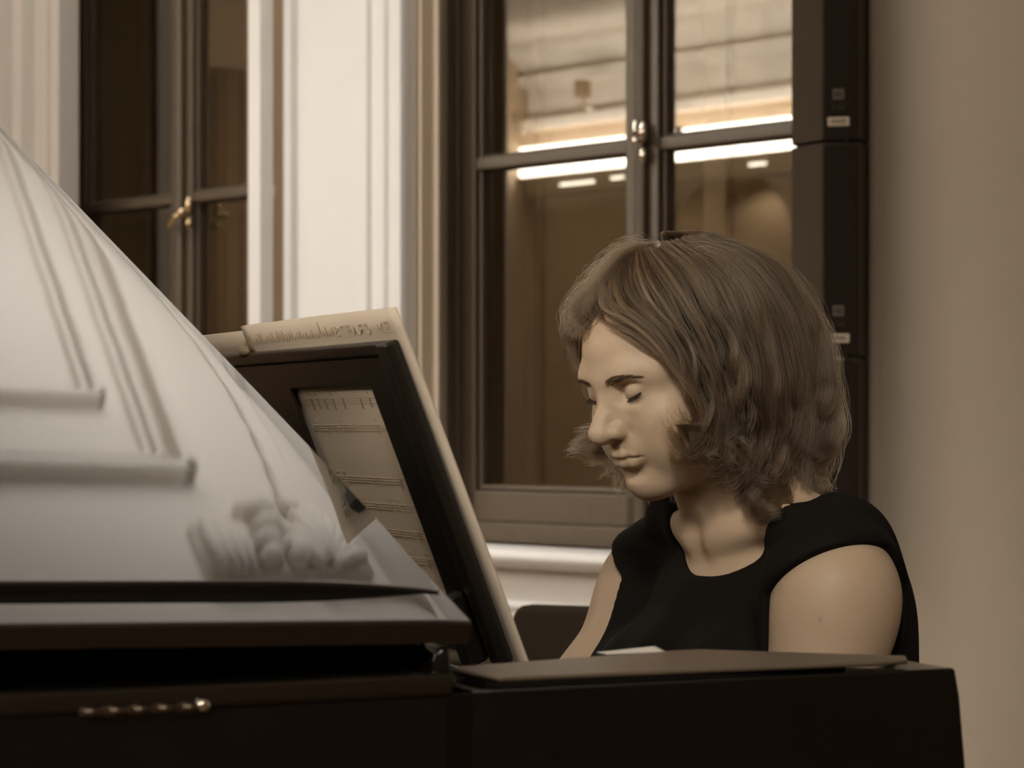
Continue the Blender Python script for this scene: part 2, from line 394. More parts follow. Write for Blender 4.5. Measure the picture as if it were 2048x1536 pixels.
# ledge that carries the light strips
b = MB().prism_ax([(NB, sz - .20), (NB + .08, sz - .20), (NB + .09, sz - .10), (NB + .16, sz - .09), (NB + .16, sz - .07), (NB, sz - .07)], XL, XR, 0)
struct(b, 'trim_12', M_JAMB, 'ledge under the light strip across the hall', bevel=.004, segs=2)
lo, hi = opp(1500, 300)[0], 0
for nm, zc, hh, lb in (('light_strip', sz, .052, 'long bright light strip mirrored in the window, the thicker lower one'), ('light_strip', sz2, .014, 'thin bright light strip mirrored in the window above the thicker one')):
    st = MB().box(XL + .01, XR - 1.0, NB + .11, NB + .15, zc - hh*1.25, zc + hh*1.25).build(nm, M_LED, None, MW, bevel=.008)
    tag(st, lb, 'light')
for i, c in enumerate(cs):
    if c < ac2 - 6 or c > ac1 + 3.0: pass
    if -9.4 < c < -4.5:
        d = bpy.data.lights.new('niche_lamp', 'SPOT'); d.energy = 12; d.spot_size = math.radians(150); d.color = (1, .85, .65); d.shadow_soft_size = .1
        o = bpy.data.objects.new('niche_lamp', d); COL.objects.link(o); o.location = MW @ Vector((c, NB - .18, atop - .03))
        o.rotation_euler = (0, 0, 0)
# short bright slots of light just under the ledge, between the arches
for i, (pa_, pb_, py_, lb) in enumerate(((1138, 1208, 368, 'short bright lamp mirrored in the left window leaf under the strip'), (1240, 1268, 357, 'short bright lamp mirrored beside the window handle post'), (1516, 1552, 330, 'short bright lamp mirrored next to the loudspeaker column'))):
    xa, za = opp(pa_, py_); xb, zb = opp(pb_, py_)
    o = MB().box(min(xa, xb), max(xa, xb), NB + .03, NB + .09, (za+zb)/2 - .010, (za+zb)/2 + .010).build('wall_lamp', M_LED2, None, MW, bevel=.005)
    tag(o, lb, 'lamp', 'wall lamps under the ledge')
# spotlights clamped above the strip
for i, (px_, py_, s_, lb) in enumerate(((1230, 205, .62, 'dark spotlight mirrored in the left window leaf above the muntin'), (1098, 262, .45, 'small spotlight mirrored at the left edge of the pane'), (1392, 232, .45, 'small spotlight mirrored in the right window leaf'))):
    xa, za = opp(px_, py_)
    rt = empty('spotlight', MW @ Matrix.Translation((xa, NB + .30, za + .06)), lb, 'spotlight', 'spotlights across the hall')
    MB().box(-.055*s_, .055*s_, -.08*s_, .08*s_, -.09*s_, .09*s_).build('housing', M_CURTAIN if s_ > .61 else M_LEAF, rt, None, bevel=.012)
    MB().tube([(0, 0, -.08*s_), (0, -.02, -.16*s_), (0, -.06, -.20*s_), (0, -.12, -.17*s_)], .018*s_).build('bracket', M_CHROME, rt, None, smooth=True)
    MB().tube([(-.07*s_, .0, -.17*s_), (.12*s_, .0, -.20*s_)], .016*s_).build('clamp', M_CHROME, rt, None, smooth=True)
# curtains on the end wall of the hall
b = MB(); n = 90
pts = []
for i in range(n + 1):
    yy = YB + 1.6 + (5.5)*i/n; pts.append((XL + .04 + .02*math.sin(i*.9) + .012*math.sin(i*2.3 + 1), yy))
for i in range(n):
    (xa, ya), (xb, yb) = pts[i], pts[i+1]
    b.add([(xa, ya, .05), (xb, yb, .05), (xb, yb, 3.3), (xa, ya, 3.3)], [(0, 1, 2, 3)])
cu = b.build('curtain', M_CURTAIN, None, MW, smooth=True)
so = cu.modifiers.new('t', 'SOLIDIFY'); so.thickness = .01
tag(cu, 'dark brown curtain on the end wall, mirrored in the left-hand window', 'curtain')

# ------------------------------------------------------------------ grand piano (piano frame: x to the player, y across, z up)
piano = empty('grand_piano', MP, 'black lacquered grand piano with raised lid, in front of the pianist', 'piano')
ZR = 1.0
XA = hit(1909, 1338, MP, 1, 0).x
print('arm front x', XA)
WID = 1.50
def outline(off=0.0):
    """case outline seen from above"""
    pts = [(-1.45, 0 + off)]
    pts += [(0.0, off), (.0, WID - off), (-.35, WID - off)]
    tail = [(-.60, 1.47), (-.80, 1.38), (-1.0, 1.22), (-1.18, 1.05), (-1.36, .92), (-1.5, .80), (-1.60, .62), (-1.63, .42), (-1.60, .22), (-1.53, .08)]
    pts += [(x + off*.7, y - off*.7) for x, y in tail]
    return pts
o1, o2 = outline(0), outline(.055)
b = MB(); n = len(o1)
for i in range(n):
    j = (i+1) % n
    if i == 1: continue
    A, B_, C_, D_ = o1[i], o1[j], o2[j], o2[i]
    b.add([(A[0],A[1],.62),(B_[0],B_[1],.62),(C_[0],C_[1],.62),(D_[0],D_[1],.62),(A[0],A[1],ZR),(B_[0],B_[1],ZR),(C_[0],C_[1],ZR),(D_[0],D_[1],ZR)],
          [(0,1,2,3),(7,6,5,4),(0,4,5,1),(1,5,6,2),(2,6,7,3),(3,7,4,0)])
me = b.build('case', M_BLACK, piano)
# soundboard / iron plate inside
ip = MB(); ip.prism([p for p in o2], .90, .915); ip.build('iron_plate', M_GOLD, piano)
ub = MB(); ub.prism(o2, .64, .68); ub.build('underside', M_BLACK, piano)
# arms beside the keyboard
def arm(y0, y1, name='arm'):
    pr = [(-.02, .62), (XA + .012, .62), (XA + .014, .80), (XA + .010, .93), (XA + .005, .98), (XA + .001, ZR), (-.02, ZR)]
    return MB().prism_ax(pr, y0, y1, 1).build(name, M_BLACK, piano, None, bevel=.0025, segs=3)
arm(0.0, .085); arm(WID - .085, WID)
# raised cheek board on the near arm: outline from its visible corners
zt = ZR + .0065
def pz(px, py, z): q = hit(px, py, MP, 2, z); return (q.x, q.y)
c_far = pz(1400, 1298, zt); c_right = pz(1812, 1311, zt); c_rfront = pz(1815, 1330, zt - .004)
c_left = pz(905, 1333, zt); c_lfront = pz(905, 1360, zt)
print('cheek', c_far, c_right, c_rfront, c_left, c_lfront)
poly = [(c_left[0], .017), (c_rfront[0] - .03, .0045), (c_rfront[0], .010), c_right, c_far, (c_far[0] - .02, c_far[1]), (c_left[0], max(c_left[1], .03))]
MB().prism(poly, ZR + .0032, zt).build('cheek_board', M_CHEEK, piano, None, bevel=.003, segs=3)
xw = pz(1080, 1356, ZR)[0]
MB().prism([(c_left[0] + .001, .010), (xw, .012), (c_rfront[0] - .05, .012), (c_rfront[0] - .05, .04), (c_left[0] + .001, .04)], ZR - .001, ZR + .0034).build('cheek_gap_shade', M_DARK, piano)  # dark wedge laid in for the shadow gap under the cheek board
# hinge rail of the lid with its end block
zl = hit(880, 1344, MP, 1, .004).z
xe = hit(912, 1360, MP, 1, .0).x; xb_ = hit(884, 1288, MP, 1, .0).x; zb_ = hit(884, 1288, MP, 1, .0).z
print('rail', zl, xe, xb_, zb_)
MB().prism_ax([(-1.45, ZR - .002), (xe - .004, ZR - .002), (xe, ZR + .006), (xe, zl - .002), (xe - .004, zl), (-1.45, zl)], -.004, .045, 1).build('hinge_rail', M_RIMTOP, piano, None, bevel=.0045, segs=4)
MB().prism_ax([(xb_ - .008, zl - .004), (xe - .001, zl - .004), (xe - .002, zl + .004), (xb_ + .006, zb_), (xb_ - .002, zb_ - .003)], .001, .040, 1).build('lid_stop', M_BLACK, piano, None, bevel=.004, segs=3)
# long hinge plate on the side
ha = hit(158, 1425, MP, 1, -.004); hb = hit(404, 1418, MP, 1, -.004)
hg = MB().box(ha.x, hb.x, -.006, .004, ha.z - .0032, ha.z + .0028).build('hinge', M_HINGE, piano, None, bevel=.0015)
nk = 5
for i in range(nk):
    xx = ha.x + (hb.x - ha.x)*(i + .15)/nk; xy = ha.x + (hb.x - ha.x)*(i + .85)/nk
    MB().tube([(xx, -.006, ha.z), (xy, -.006, ha.z)], .0030, 12).build('hinge_knuckle', M_HINGE, hg, None, smooth=True)
MB().ball((hb.x, -.006, ha.z + .001), (.005, .0045, .0045)).build('hinge_pin', M_CHROME, hg, None, smooth=True)

MB().box(-1.45, xb_ + .002, .046, .056, ZR - .01, ZR + .036).build('lid_gap_shade', M_DARK, piano)  # added dark strip, stands in for the shade in the gap under the lid

# lid: a slab in its own frame, u along the spine, w up the slope, n its normal; the front flap lies folded back on it
LA = P(0, 1252, 1.41); LB = P(945, 1243, 1.535); LC = P(0, 258, 2.79)
LA = MPI @ LA; LB = MPI @ LB; LC = MPI @ LC
eu = (LB - LA).normalized(); nn = eu.cross(LC - LB).normalized(); ew = nn.cross(eu).normalized()
print('lid normal', nn, 'slope', math.degrees(math.asin(ew.z)), 'fold', (LC - LB).dot(eu), (LC - LB).dot(ew))
du = (LC - LB).dot(eu)/(LC - LB).dot(ew)           # slight skew of the fold edge
LW = (LC - LB).dot(ew) + .01
ML = Matrix((( eu.x, ew.x, nn.x, LB.x), (eu.y, ew.y, nn.y, LB.y), (eu.z, ew.z, nn.z, LB.z), (0, 0, 0, 1)))
def slab(name, w0, w1, u0, u1, top, bot, m, parent, R1, D1, R2, D2, taper):
    """plate from u0 (tail side) to u1 (fold edge) with softly falling fold and hinge edges"""
    us = sorted(set([u0 + (u1 - u0)*i/40 for i in range(41)] + [u1 - R1*q for q in (1.1, 1, .9, .8, .7, .6, .5, .4, .32, .25, .18, .12, .07, .03, .012)]))
    ws = sorted(set([w0 + (w1 - w0)*i/48 for i in range(49)] + [w0 + R2*q for q in (.01, .03, .07, .12, .2, .3, .4, .5, .6, .7, .8, .9, 1, 1.2)]))
    idx = {}; mb = MB()
    def tail_w(u):
        if not taper: return w1
        t = max(0, (-u - .55)/1.0); return w1 - (w1 - w0)*.55*min(1, t)**1.6
    for i, u in enumerate(us):
        for j, w_ in enumerate(ws):
            ww = w0 + (tail_w(u) - w0)*(w_ - w0)/(w1 - w0)
            Rw = R1*(math.exp(-(ww - w0)/.22) + .12); Dw = D1*(math.exp(-(ww - w0)/.13) + .09)
            a = max(0, (u - u1 + Rw)/Rw); h = -Dw*a**2.1
            c = max(0, (w0 + R2 - ww)/R2); h -= D2*(1 - math.sqrt(max(0, 1 - c*c*.9995)))
            idx[i, j] = len(mb.v); mb.v.append((u + du*ww, ww, max(bot + .0006, top + h)))
    for i in range(len(us)-1):
        for j in range(len(ws)-1): mb.f.append((idx[i,j], idx[i+1,j], idx[i+1,j+1], idx[i,j+1]))
    loop = [idx[i,0] for i in range(len(us))] + [idx[len(us)-1,j] for j in range(1,len(ws))] + [idx[i,len(ws)-1] for i in range(len(us)-2,-1,-1)] + [idx[0,j] for j in range(len(ws)-2,0,-1)]
    lo = []
    for q in loop:
        x, y, z = mb.v[q]; lo.append(len(mb.v)); mb.v.append((x, y, bot))
    mb.f.append(tuple(lo[::-1]))
    for k in range(len(loop)):
        k2 = (k+1) % len(loop); mb.f.append((loop[k2], loop[k], lo[k], lo[k2]))
    o = mb.build(name, m, parent, None, smooth=True); o.matrix_basis = ML
    es = o.modifiers.new('e', 'EDGE_SPLIT'); es.split_angle = math.radians(40)
    return o
lid = slab('lid', 0.0, LW, -1.55, .0, .0, -.0150, M_LIDLACQ, piano, .03, .001, .004, .002, True)
flap = slab('lid_flap', .049, LW - .012, -.48, -.003, .0074, .0003, M_LIDLACQ, piano, .115, .0064, .0022, .0020, False)
# lid prop on the far side
top = ML @ Vector((-.35, 1.15, -.016))
MB().tube([(top.x + .02, 1.40, ZR - .02), (top.x, top.y, top.z)], .009).build('lid_prop', M_BLACK, piano, None, smooth=True)

# key bed, keys, fallboard, name strip
MB().box(-.02, .33, .086, WID - .086, .62, .70).build('keybed', M_BLACK, piano, None, bevel=.004)
kb = MB(); nw = 52; kw = 1.225/nw; y0 = (WID - 1.225)/2
for i in range(nw): kb.box(.09, .235, y0 + i*kw + .0006, y0 + (i+1)*kw - .0006, .70, .735)
keys = kb.build('white_keys', M_IVORY, piano, None, bevel=.001, segs=1)
bk = MB(); pat = [1,1,0,1,1,1,0]
for i in range(nw - 1):
    if pat[(i + 4) % 7]: bk.box(.09, .185, y0 + (i+1)*kw - .005, y0 + (i+1)*kw + .005, .73, .748)
bk.build('black_keys', M_DESK, piano, None, bevel=.001, segs=1)
MB().prism_ax([(.06, .70), (.088, .70), (.088, .76), (.075, .93), (.055, .945), (.045, .94)], .087, WID - .087, 1).build('fallboard', M_BLACK, piano, None, bevel=.003)
MB().box(.236, .262, .087, WID - .087, .70, .725).build('key_slip', M_BLACK, piano, None, bevel=.003)
# legs and pedal lyre
for (lx, ly) in ((.05, .12), (.05, WID - .12), (-1.25, .55)):
    b = MB(); b.tube([(lx, ly, .63), (lx, ly, .55), (lx, ly, .12), (lx, ly, .075)], [.065, .055, .036, .03], 20)
    lg = b.build('leg', M_BLACK, piano, None, smooth=True)
    MB().tube([(lx - .012, ly, .03), (lx + .012, ly, .03)], .03, 18).build('caster', M_GOLD, lg)
ly = MB(); ly.box(-.10, -.06, .66, .69, .12, .64); ly.box(-.10, -.06, .81, .84, .12, .64); ly.box(-.12, -.03, .62, .88, .07, .13)
lyre = ly.build('pedal_lyre', M_BLACK, piano, None, bevel=.004)
for k in range(3): MB().box(-.04, .10, .69 + k*.06 - .013, .69 + k*.06 + .013, .075, .085).build('pedal', M_GOLD, lyre, None, bevel=.003)

# music desk: a leaning panel with two window-like openings
YD = .33
d0 = hit(1020, 1325, MP, 1, YD); d1 = hit(786, 681, MP, 1, YD)
ev = (d1 - d0).normalized(); DH = (d1 - d0).length
ey = Vector((0, 1, 0)); en = ey.cross(ev) * 1.0       # towards the tail/camera side or player
if en.x > 0: en = -en
# the desk frame: s across (from near edge), v up, n towards the tail (our side)
MD = Matrix(((0, ev.x, en.x, d0.x), (1, ev.y, en.y, d0.y), (0, ev.z, en.z, d0.z), (0, 0, 0, 1)))
print('desk lean', math.degrees(math.atan2(-ev.x, ev.z)), 'height', DH, d0, d1)
def dsk(px, py):
    q = (MP @ MD); r_ = hit(px, py, q, 2, 0.0); return (r_.x, r_.y)
for q in ((582,785),(735,768),(880,1165),(620,900),(450,713)): print('desk', q, dsk(*q))
tl = dsk(582, 785); tr = dsk(738, 768)
DWID = 2*(WID/2 - YD)
desk = empty('music_desk', MP @ MD, None); desk.parent = piano; desk.matrix_parent_inverse = Matrix.Identity(4); desk.matrix_basis = MD
def ring(s0, s1, v0, v1, holes, n0, n1):
    xs = sorted({s0, s1} | {h[0] for h in holes} | {h[1] for h in holes}); ys = sorted({v0, v1} | {h[2] for h in holes} | {h[3] for h in holes})
    mb = MB()
    for i in range(len(xs)-1):
        for j in range(len(ys)-1):
            cx, cy = (xs[i]+xs[i+1])/2, (ys[j]+ys[j+1])/2
            if any(h[0] < cx < h[1] and h[2] < cy < h[3] for h in holes): continue
            mb.box(xs[i], xs[i+1], ys[j], ys[j+1], n0, n1)
    return mb
def weld(o):
    bm = bmesh.new(); bm.from_mesh(o.data); bmesh.ops.remove_doubles(bm, verts=bm.verts, dist=1e-5)
    # drop interior faces shared by touching boxes
    seen = {}
    for f_ in bm.faces:
        k = tuple(sorted(v.index for v in f_.verts)); seen.setdefault(k, []).append(f_)
    kill = [f_ for L in seen.values() if len(L) > 1 for f_ in L]
    bmesh.ops.delete(bm, geom=kill, context='FACES_ONLY')
    bmesh.ops.dissolve_limit(bm, angle_limit=.01, verts=bm.verts, edges=bm.edges)
    bm.to_mesh(o.data); bm.free(); return o
h1 = (tr[0], tl[0], .035, (tl[1]+tr[1])/2)
hs = [h1, (DWID - tl[0], DWID - tr[0], .035, h1[3])]
pn = weld(ring(0.018, DWID - .018, .0, DH - .012, hs, -.004, .000).build('desk_panel', M_DESK, desk))
bv = pn.modifiers.new('b', 'BEVEL'); bv.width = .0035; bv.segments = 3; bv.limit_method = 'ANGLE'
MB().box(0, .020, 0, DH, -.005, .009).build('desk_stile', M_DESK, desk, None, bevel=.003)
MB().box(DWID - .020, DWID, 0, DH, -.005, .009).build('desk_stile', M_DESK, desk, None, bevel=.003)
MB().box(.02, DWID - .02, DH - .012, DH, -.005, .003).build('desk_rail', M_DESK, desk, None, bevel=.003)
MB().box(0, DWID, -.034, -.022, -.035, .012).build('desk_ledge', M_DESK, desk, None, bevel=.003)
# page clip on the top edge
qc = dsk(492, 706)
MB().ball((qc[0], DH + .002, .001), (.011, .0055, .005)).build('page_clip', M_JAMB, desk, None, smooth=True)
# folding strut behind the desk
MB().box(.035, .055, .0, .06, .002, .02).build('desk_strut', M_DESK, desk, None, bevel=.003)
# sliding tray under the desk
MB().box(-.30, d0.x + .05, .09, WID - .09, ZR - .055, ZR - .038).build('desk_tray', M_DARK, piano, None, bevel=.003)

# ------------------------------------------------------------------ sheet music on the desk
MDW = MP @ MD
def page(name, s0, s1, v0, v1, n, curl, thick, m, label, cat, curve=0.0):
    mb = MB(); ns, nv = 24, 20; V = {}
    for i in range(ns+1):
        for j in range(nv+1):
            s_ = s0 + (s1-s0)*i/ns; v_ = v0 + (v1-v0)*j/nv
            z = n + curl*(j/nv)**3 + curve*math.sin(math.pi*i/ns)*(.3+.7*j/nv)
            V[i,j] = len(mb.v); mb.v.append((s_, v_, z))
    for i in range(ns):
        for j in range(nv): mb.f.append((V[i,j], V[i+1,j], V[i+1,j+1], V[i,j+1]))
    o = mb.build(name, m, None, MDW, smooth=True)
    so = o.modifiers.new('t', 'SOLIDIFY'); so.thickness = thick; so.offset = 0
    return tag(o, label, cat, 'scores on the music desk')
st_l = dsk(470, 648); st_r = dsk(780, 620)
print('sheet top', st_l, st_r)
pr = page('sheet_music', -.014, st_l[0], -.02, st_r[1], -.0085, .003, .003, M_PAPER, 'large open score propped on the music desk, its top edge written on', 'sheet music', -.002)
pl = page('sheet_music', st_l[0] - .02, st_l[0] + .30, -.02, st_r[1] - .006, -.0125, .002, .003, M_PAPER, 'second score page at the far side of the music desk, partly behind the lid', 'sheet music')
ZP = -.0066        # just in front of the page on our side
def strokes(name, segs, r, m, parent):
    mb = MB()
    for sg in segs: mb.tube([(a, c, ZP + .003*(c/st_r[1])**3 - .002*math.sin(math.pi*min(1,max(0,(a+.014)/(st_l[0]+.014))))*(.3+.7*c/st_r[1])) for a, c in sg], r, 4)
    return mb.build(name, m, parent)
# mirrored show-through heading, then brown handwriting
def letters(txt, s0, s1, v0, h, name, m, parent, mirror):
    L = {'E': [((1,0),(0,0),(0,1),(1,1)), ((0,.5),(.8,.5))], 'M': [((0,0),(0,1),(.5,.4),(1,1),(1,0))], 'C': [((1,.85),(.7,1),(.2,.9),(0,.5),(.2,.1),(.7,0),(1,.15))],
         'R': [((0,0),(0,1),(.8,.95),(.9,.7),(.7,.5),(0,.5)), ((.5,.5),(1,0))], 'A': [((0,0),(.5,1),(1,0)), ((.2,.4),(.8,.4))], 'F': [((0,0),(0,1),(1,1)), ((0,.5),(.8,.5))],
         'T': [((0,1),(1,1)), ((.5,1),(.5,0))], 'S': [((1,.9),(.5,1),(.1,.8),(.3,.55),(.8,.4),(.9,.15),(.5,0),(0,.12))], ' ': []}
    n_ = len(txt); w_ = abs(s1 - s0)/n_; segs = []
    for i, ch in enumerate(txt):
        for sg in L[ch]:
            segs.append([((s0 + (i + .1 + .72*a)*w_*(1 if s1 > s0 else -1)), v0 + c*h) for a, c in sg])
    return strokes(name, segs, .00036, m, parent)
va = dsk(770, 668)[1]; 
a0 = dsk(772, 660)[0]; a1 = dsk(655, 668)[0]
letters('EM CRAFTS', a0, a1, va, .0085, 'printed_heading', M_PENCIL4, pr, False)
b0 = dsk(655, 672)[0]; b1 = dsk(492, 690)[0]; vb = (dsk(655, 680)[1] + dsk(492, 694)[1])/2
segs = []; n_ = 30
pts = []
for i in range(n_):
    s_ = b0 + (b1 - b0)*i/n_; hgt = .004 + .007*rng.random()*(1.5 if i % 9 == 4 else 1)
    segs.append([(s_, vb + .002*rng.random()), (s_ + .0012, vb + hgt), (s_ + .0025, vb + .001 + .003*rng.random()), (s_ + .0035, vb + .004*rng.random())])
strokes('handwriting', segs, .00030, M_PENCIL3, pr)
# faint staves seen through the opening
segs = []; notes = []
hv = h1[3]
for r_ in range(9):
    vv = hv - .012 - r_*.024
    if r_ in (2,): continue
    for l_ in range(3): segs += [[(h1[0] + .006 + (h1[1]-h1[0]-.012)*k/10, vv - l_*.0024) for k in range(11)]]
    for k in range(9):
        if rng.random() < .75:
            s_ = h1[0] + .008 + (h1[1]-h1[0]-.016)*(k + .5*rng.random())/9
            notes.append([(s_, vv - .001 + .002*rng.random()), (s_ + .0006, vv - .008 - .002*rng.random())])
            if rng.random() < .4: notes.append([(s_ - .001, vv + .004), (s_ + .004, vv + .0045 + .002*rng.random())])
strokes('staff_markings', segs, .00022, M_PENCIL4, pr); strokes('note_markings', notes, .00042, M_PENCIL3, pr)

# ------------------------------------------------------------------ stucco ornament on the ceiling (mirrored at the foot of the lid)
b = MB()
b.box(.64, .86, -.64, .02, -.03, .004)
for k in range(4): b.tube([(.665 + .004*k, -.615 + k*.028, -.04), (.75, -.612 + k*.028, -.05), (.85, -.605 + k*.026, -.045)], .015, 10)
for k in range(4): b.ball((.625 + k*.062, -.455 + .012*math.sin(k*2), -.045), (.034, .062 - .004*k, .045), 16, 10)
b.ball((.60, -.45, -.03), (.035, .075, .04), 16, 10)
for k in range(9):  # added shell fan, stands in for the score's reflection in the lid
    a = math.radians(-62 + k*15.5); ro = .29
    ce = Vector((.86, -.20, -.03))
    pts = [ce + Vector((-math.cos(a)*ro*t*(1.05 if abs(k-4) < 3 else .9), math.sin(a)*ro*t*.85, -.03*math.sin(math.pi*t))) for t in (.1, .3, .55, .8, 1.0)]
    b.tube([tuple(p) for p in pts], [.016, .028, .036, .036, .016], 10)
b.ball((.80, -.34, -.05), (.06, .05, .05), 16, 10)
struct(b, 'trim_13', M_CEIL, 'stucco ornament on the ceiling with an added shell fan, mirrored at the foot of the lid', M=MC, smooth=True)

# ------------------------------------------------------------------ small white sheet at the far edge of the cheek board
ca = hit(1228, 1309, MP, 2, zt + .001); cb = hit(1345, 1301, MP, 2, zt + .002)
s_ = MB(); V = {}
for i in range(13):
    for j in range(7):
        t = i/12
        x = ca.x + (cb.x - ca.x)*t; y = c_far[1] - .010 + .016*j/6
        z = zt + .0006 + .0028*max(0, t - .1)*(j/6)
        V[i,j] = len(s_.v); s_.v.append((x, y, z))
for i in range(12):
    for j in range(6): s_.f.append((V[i,j], V[i+1,j], V[i+1,j+1], V[i,j+1]))
o = s_.build('paper_sheet', M_PAPERW, None, MP, smooth=True)
so = o.modifiers.new('t', 'SOLIDIFY'); so.thickness = .0006
tag(o, 'small white sheet of paper at the far edge of the piano cheek', 'paper')

# ------------------------------------------------------------------ loudspeaker column: stacked modules in front of the right window
SY = 4.79                                             # depth of the front left corner edge of the stack
ce = P(1640, 500, SY); cr = P(1726, 500, SY - .02); cl = P(1583, 500, SY + .085)
wv = Vector((cr.x - ce.x, cr.y - ce.y, 0)); SWD = wv.length; wv.normalize()
dv = Vector((0, 0, 1)).cross(wv)                       # depth direction, away from us
dl = Vector((cl.x - ce.x, cl.y - ce.y, 0)).dot(dv)
def zsp(py): return CZ + (HOR - py)/FPX*SY
seams = [zsp(715 + 432*1.0), zsp(715), zsp(283), zsp(283 - 432), zsp(283 - 864)]
print('speaker', SWD, dl, seams, (cl - ce))
lv = Vector((cl.x - ce.x, cl.y - ce.y, 0))
def spk(z0, z1, lb):
    M = Matrix(((wv.x, dv.x, 0, ce.x), (wv.y, dv.y, 0, ce.y), (0, 0, 1, z0), (0, 0, 0, 1)))
    h = z1 - z0; sk = lv.dot(wv)
    rt = empty('column_loudspeaker', M, lb, 'loudspeaker', 'stacked loudspeaker column modules')
    b = MB(); poly = [(-.002, .004), (.004, -.002), (SWD - .004, -.002), (SWD, .004), (SWD - .002 , .12), (sk*1.0 + .006, .12), (sk, dl)]
    b.prism(poly, .002, h - .003); b.build('cabinet', M_SPK, rt, None, bevel=.003, segs=2)
    MB().box(.007, SWD - .010, -.006, .002, .006, h - .008).build('grille', M_GRILLE, rt, None, bevel=.002, segs=2)
    MB().box(SWD*.60, SWD*.68, -.0085, -.002, -.006, .010).build('coupler', M_GRILLE, rt, None, bevel=.001)
    cx = SWD*.44
    def zl_(py): return zsp(py) - zsp(283)
    pxm = 1.0/FPX*SY
    lg = MB().box(cx - .011, cx + .011, -.0075, -.005, zl_(201), zl_(180)).build('logo', M_LOGO, rt, None, bevel=.002)
    q = MB(); zb = zl_(197); hh = .0125
    for a0, a1, c0, c1 in ((-.008, -.0062, 0, 1), (-.003, -.0012, 0, 1), (-.008, -.0012, .42, .58), (.0012, .003, 0, 1)):
        q.box(cx + a0, cx + a1, -.0079, -.007, zb + c0*hh, zb + c1*hh)
    q.add([(cx + .003, -.0079, zb + hh*.45), (cx + .0064, -.0079, zb + hh), (cx + .0084, -.0079, zb + hh), (cx + .0046, -.0079, zb + hh*.5), (cx + .0084, -.0079, zb), (cx + .0064, -.0079, zb)], [(0, 3, 2, 1), (0, 5, 4, 3)])
    q.build('logo_letters', M_GRILLE, lg)
    q = MB(); q.box(cx - .019, cx + .019, -.0072, -.005, zl_(208.5), zl_(207))
    for k in range(5): q.box(cx - .012 + k*.0052, cx - .0088 + k*.0052, -.0072, -.005, zl_(222), zl_(212)) if k != 1 else q.box(cx - .012 + k*.0052, cx - .0105 + k*.0052, -.0072, -.005, zl_(222), zl_(212))
    q.build('model_lettering', M_SPK, rt)
    lb_ = MB().box(cx - .0215, cx + .0215, -.0074, -.005, zl_(254), zl_(236)).build('sticker', M_LABEL, rt, None, bevel=.0012)
    q = MB()
    for k in range(14): q.box(cx - .015 + k*.0022, cx - .0141 + k*.0022 + .0005*(k % 3), -.0077, -.0073, zl_(249) , zl_(240))
    q.build('barcode', M_LOGO, lb_)
    return rt
for i, lb in enumerate(('lowest visible loudspeaker module, behind the pianist at shoulder height', 'middle loudspeaker module with white sticker beside the pianist\'s hair', 'loudspeaker module with white sticker below the top of the photo', 'topmost loudspeaker module, cut off by the top of the photo')):
    if i < 3: spk(seams[i], seams[i+1], lb)
bx = empty('speaker_stand', Matrix(((wv.x, dv.x, 0, ce.x + .03), (wv.y, dv.y, 0, ce.y + .02), (0, 0, 1, 0), (0, 0, 0, 1))), 'steel floor stand under the black loudspeaker column', 'stand')
MB().tube([(0, 0, 0), (0, 0, .012), (0, 0, .02)], [.085, .085, .078], 32).build('base_plate', M_SPK, bx, None, smooth=True)
MB().tube([(0, 0, .018), (0, 0, seams[0] + .001)], .0175, 16).build('pole', M_STEEL, bx, None, smooth=True)

# ------------------------------------------------------------------ added dark cloth out of view, blocks light to shade the pier
b = MB(); n = 60
for i in range(n):
    a0, a1 = i/n, (i+1)/n
    def q(t): return (1.10 + .03*math.sin(t*38) + .08*(1 - t), 3.2 + .95*t)
    (xa, ya), (xb, yb) = q(a0), q(a1)
    b.add([(xa, ya, .02), (xb, yb, .02), (xb, yb, 3.1), (xa, ya, 3.1)], [(0, 1, 2, 3)])
dr = b.build('light_blocker', M_BLOCKER, None, None, smooth=True); so = dr.modifiers.new('t', 'SOLIDIFY'); so.thickness = .008
tag(dr, 'added dark cloth out of view that shades the pale rounded pier', 'curtain')

# ------------------------------------------------------------------ dark chair in front of the parapet
cw = P(1098, 1230, 3.75)
MCH = Matrix.Translation((cw.x + .135, cw.y, 0)) @ Matrix.Rotation(math.radians(-28), 4, 'Z')
ch = empty('upholstered_chair', MCH, 'dark upholstered chair standing between the pianist and the window sill', 'chair')
zt_ = P(1098, 1224, 3.75).z
b = MB(); poly = [(-.185, .47), (.21, .47), (.235, .62), (.225, zt_ - .02), (.0, zt_ + .006), (-.20, zt_ + .005), (-.215, zt_ - .03), (-.225, .62)]
b.prism_ax(poly, -.025, .025, 1); b.build('backrest', M_CHAIR, ch, None, bevel=.014, segs=3)
MB().box(-.22, .22, -.45, .0, .42, .48).build('seat', M_CHAIR, ch, None, bevel=.02, segs=3)
for a in (-.2, .2):
    for c in (-.43, .01): MB().tube([(a, c, .43), (a*1.06, c*1.03, 0)], .012).build('leg', M_STEEL, ch, None, smooth=True)
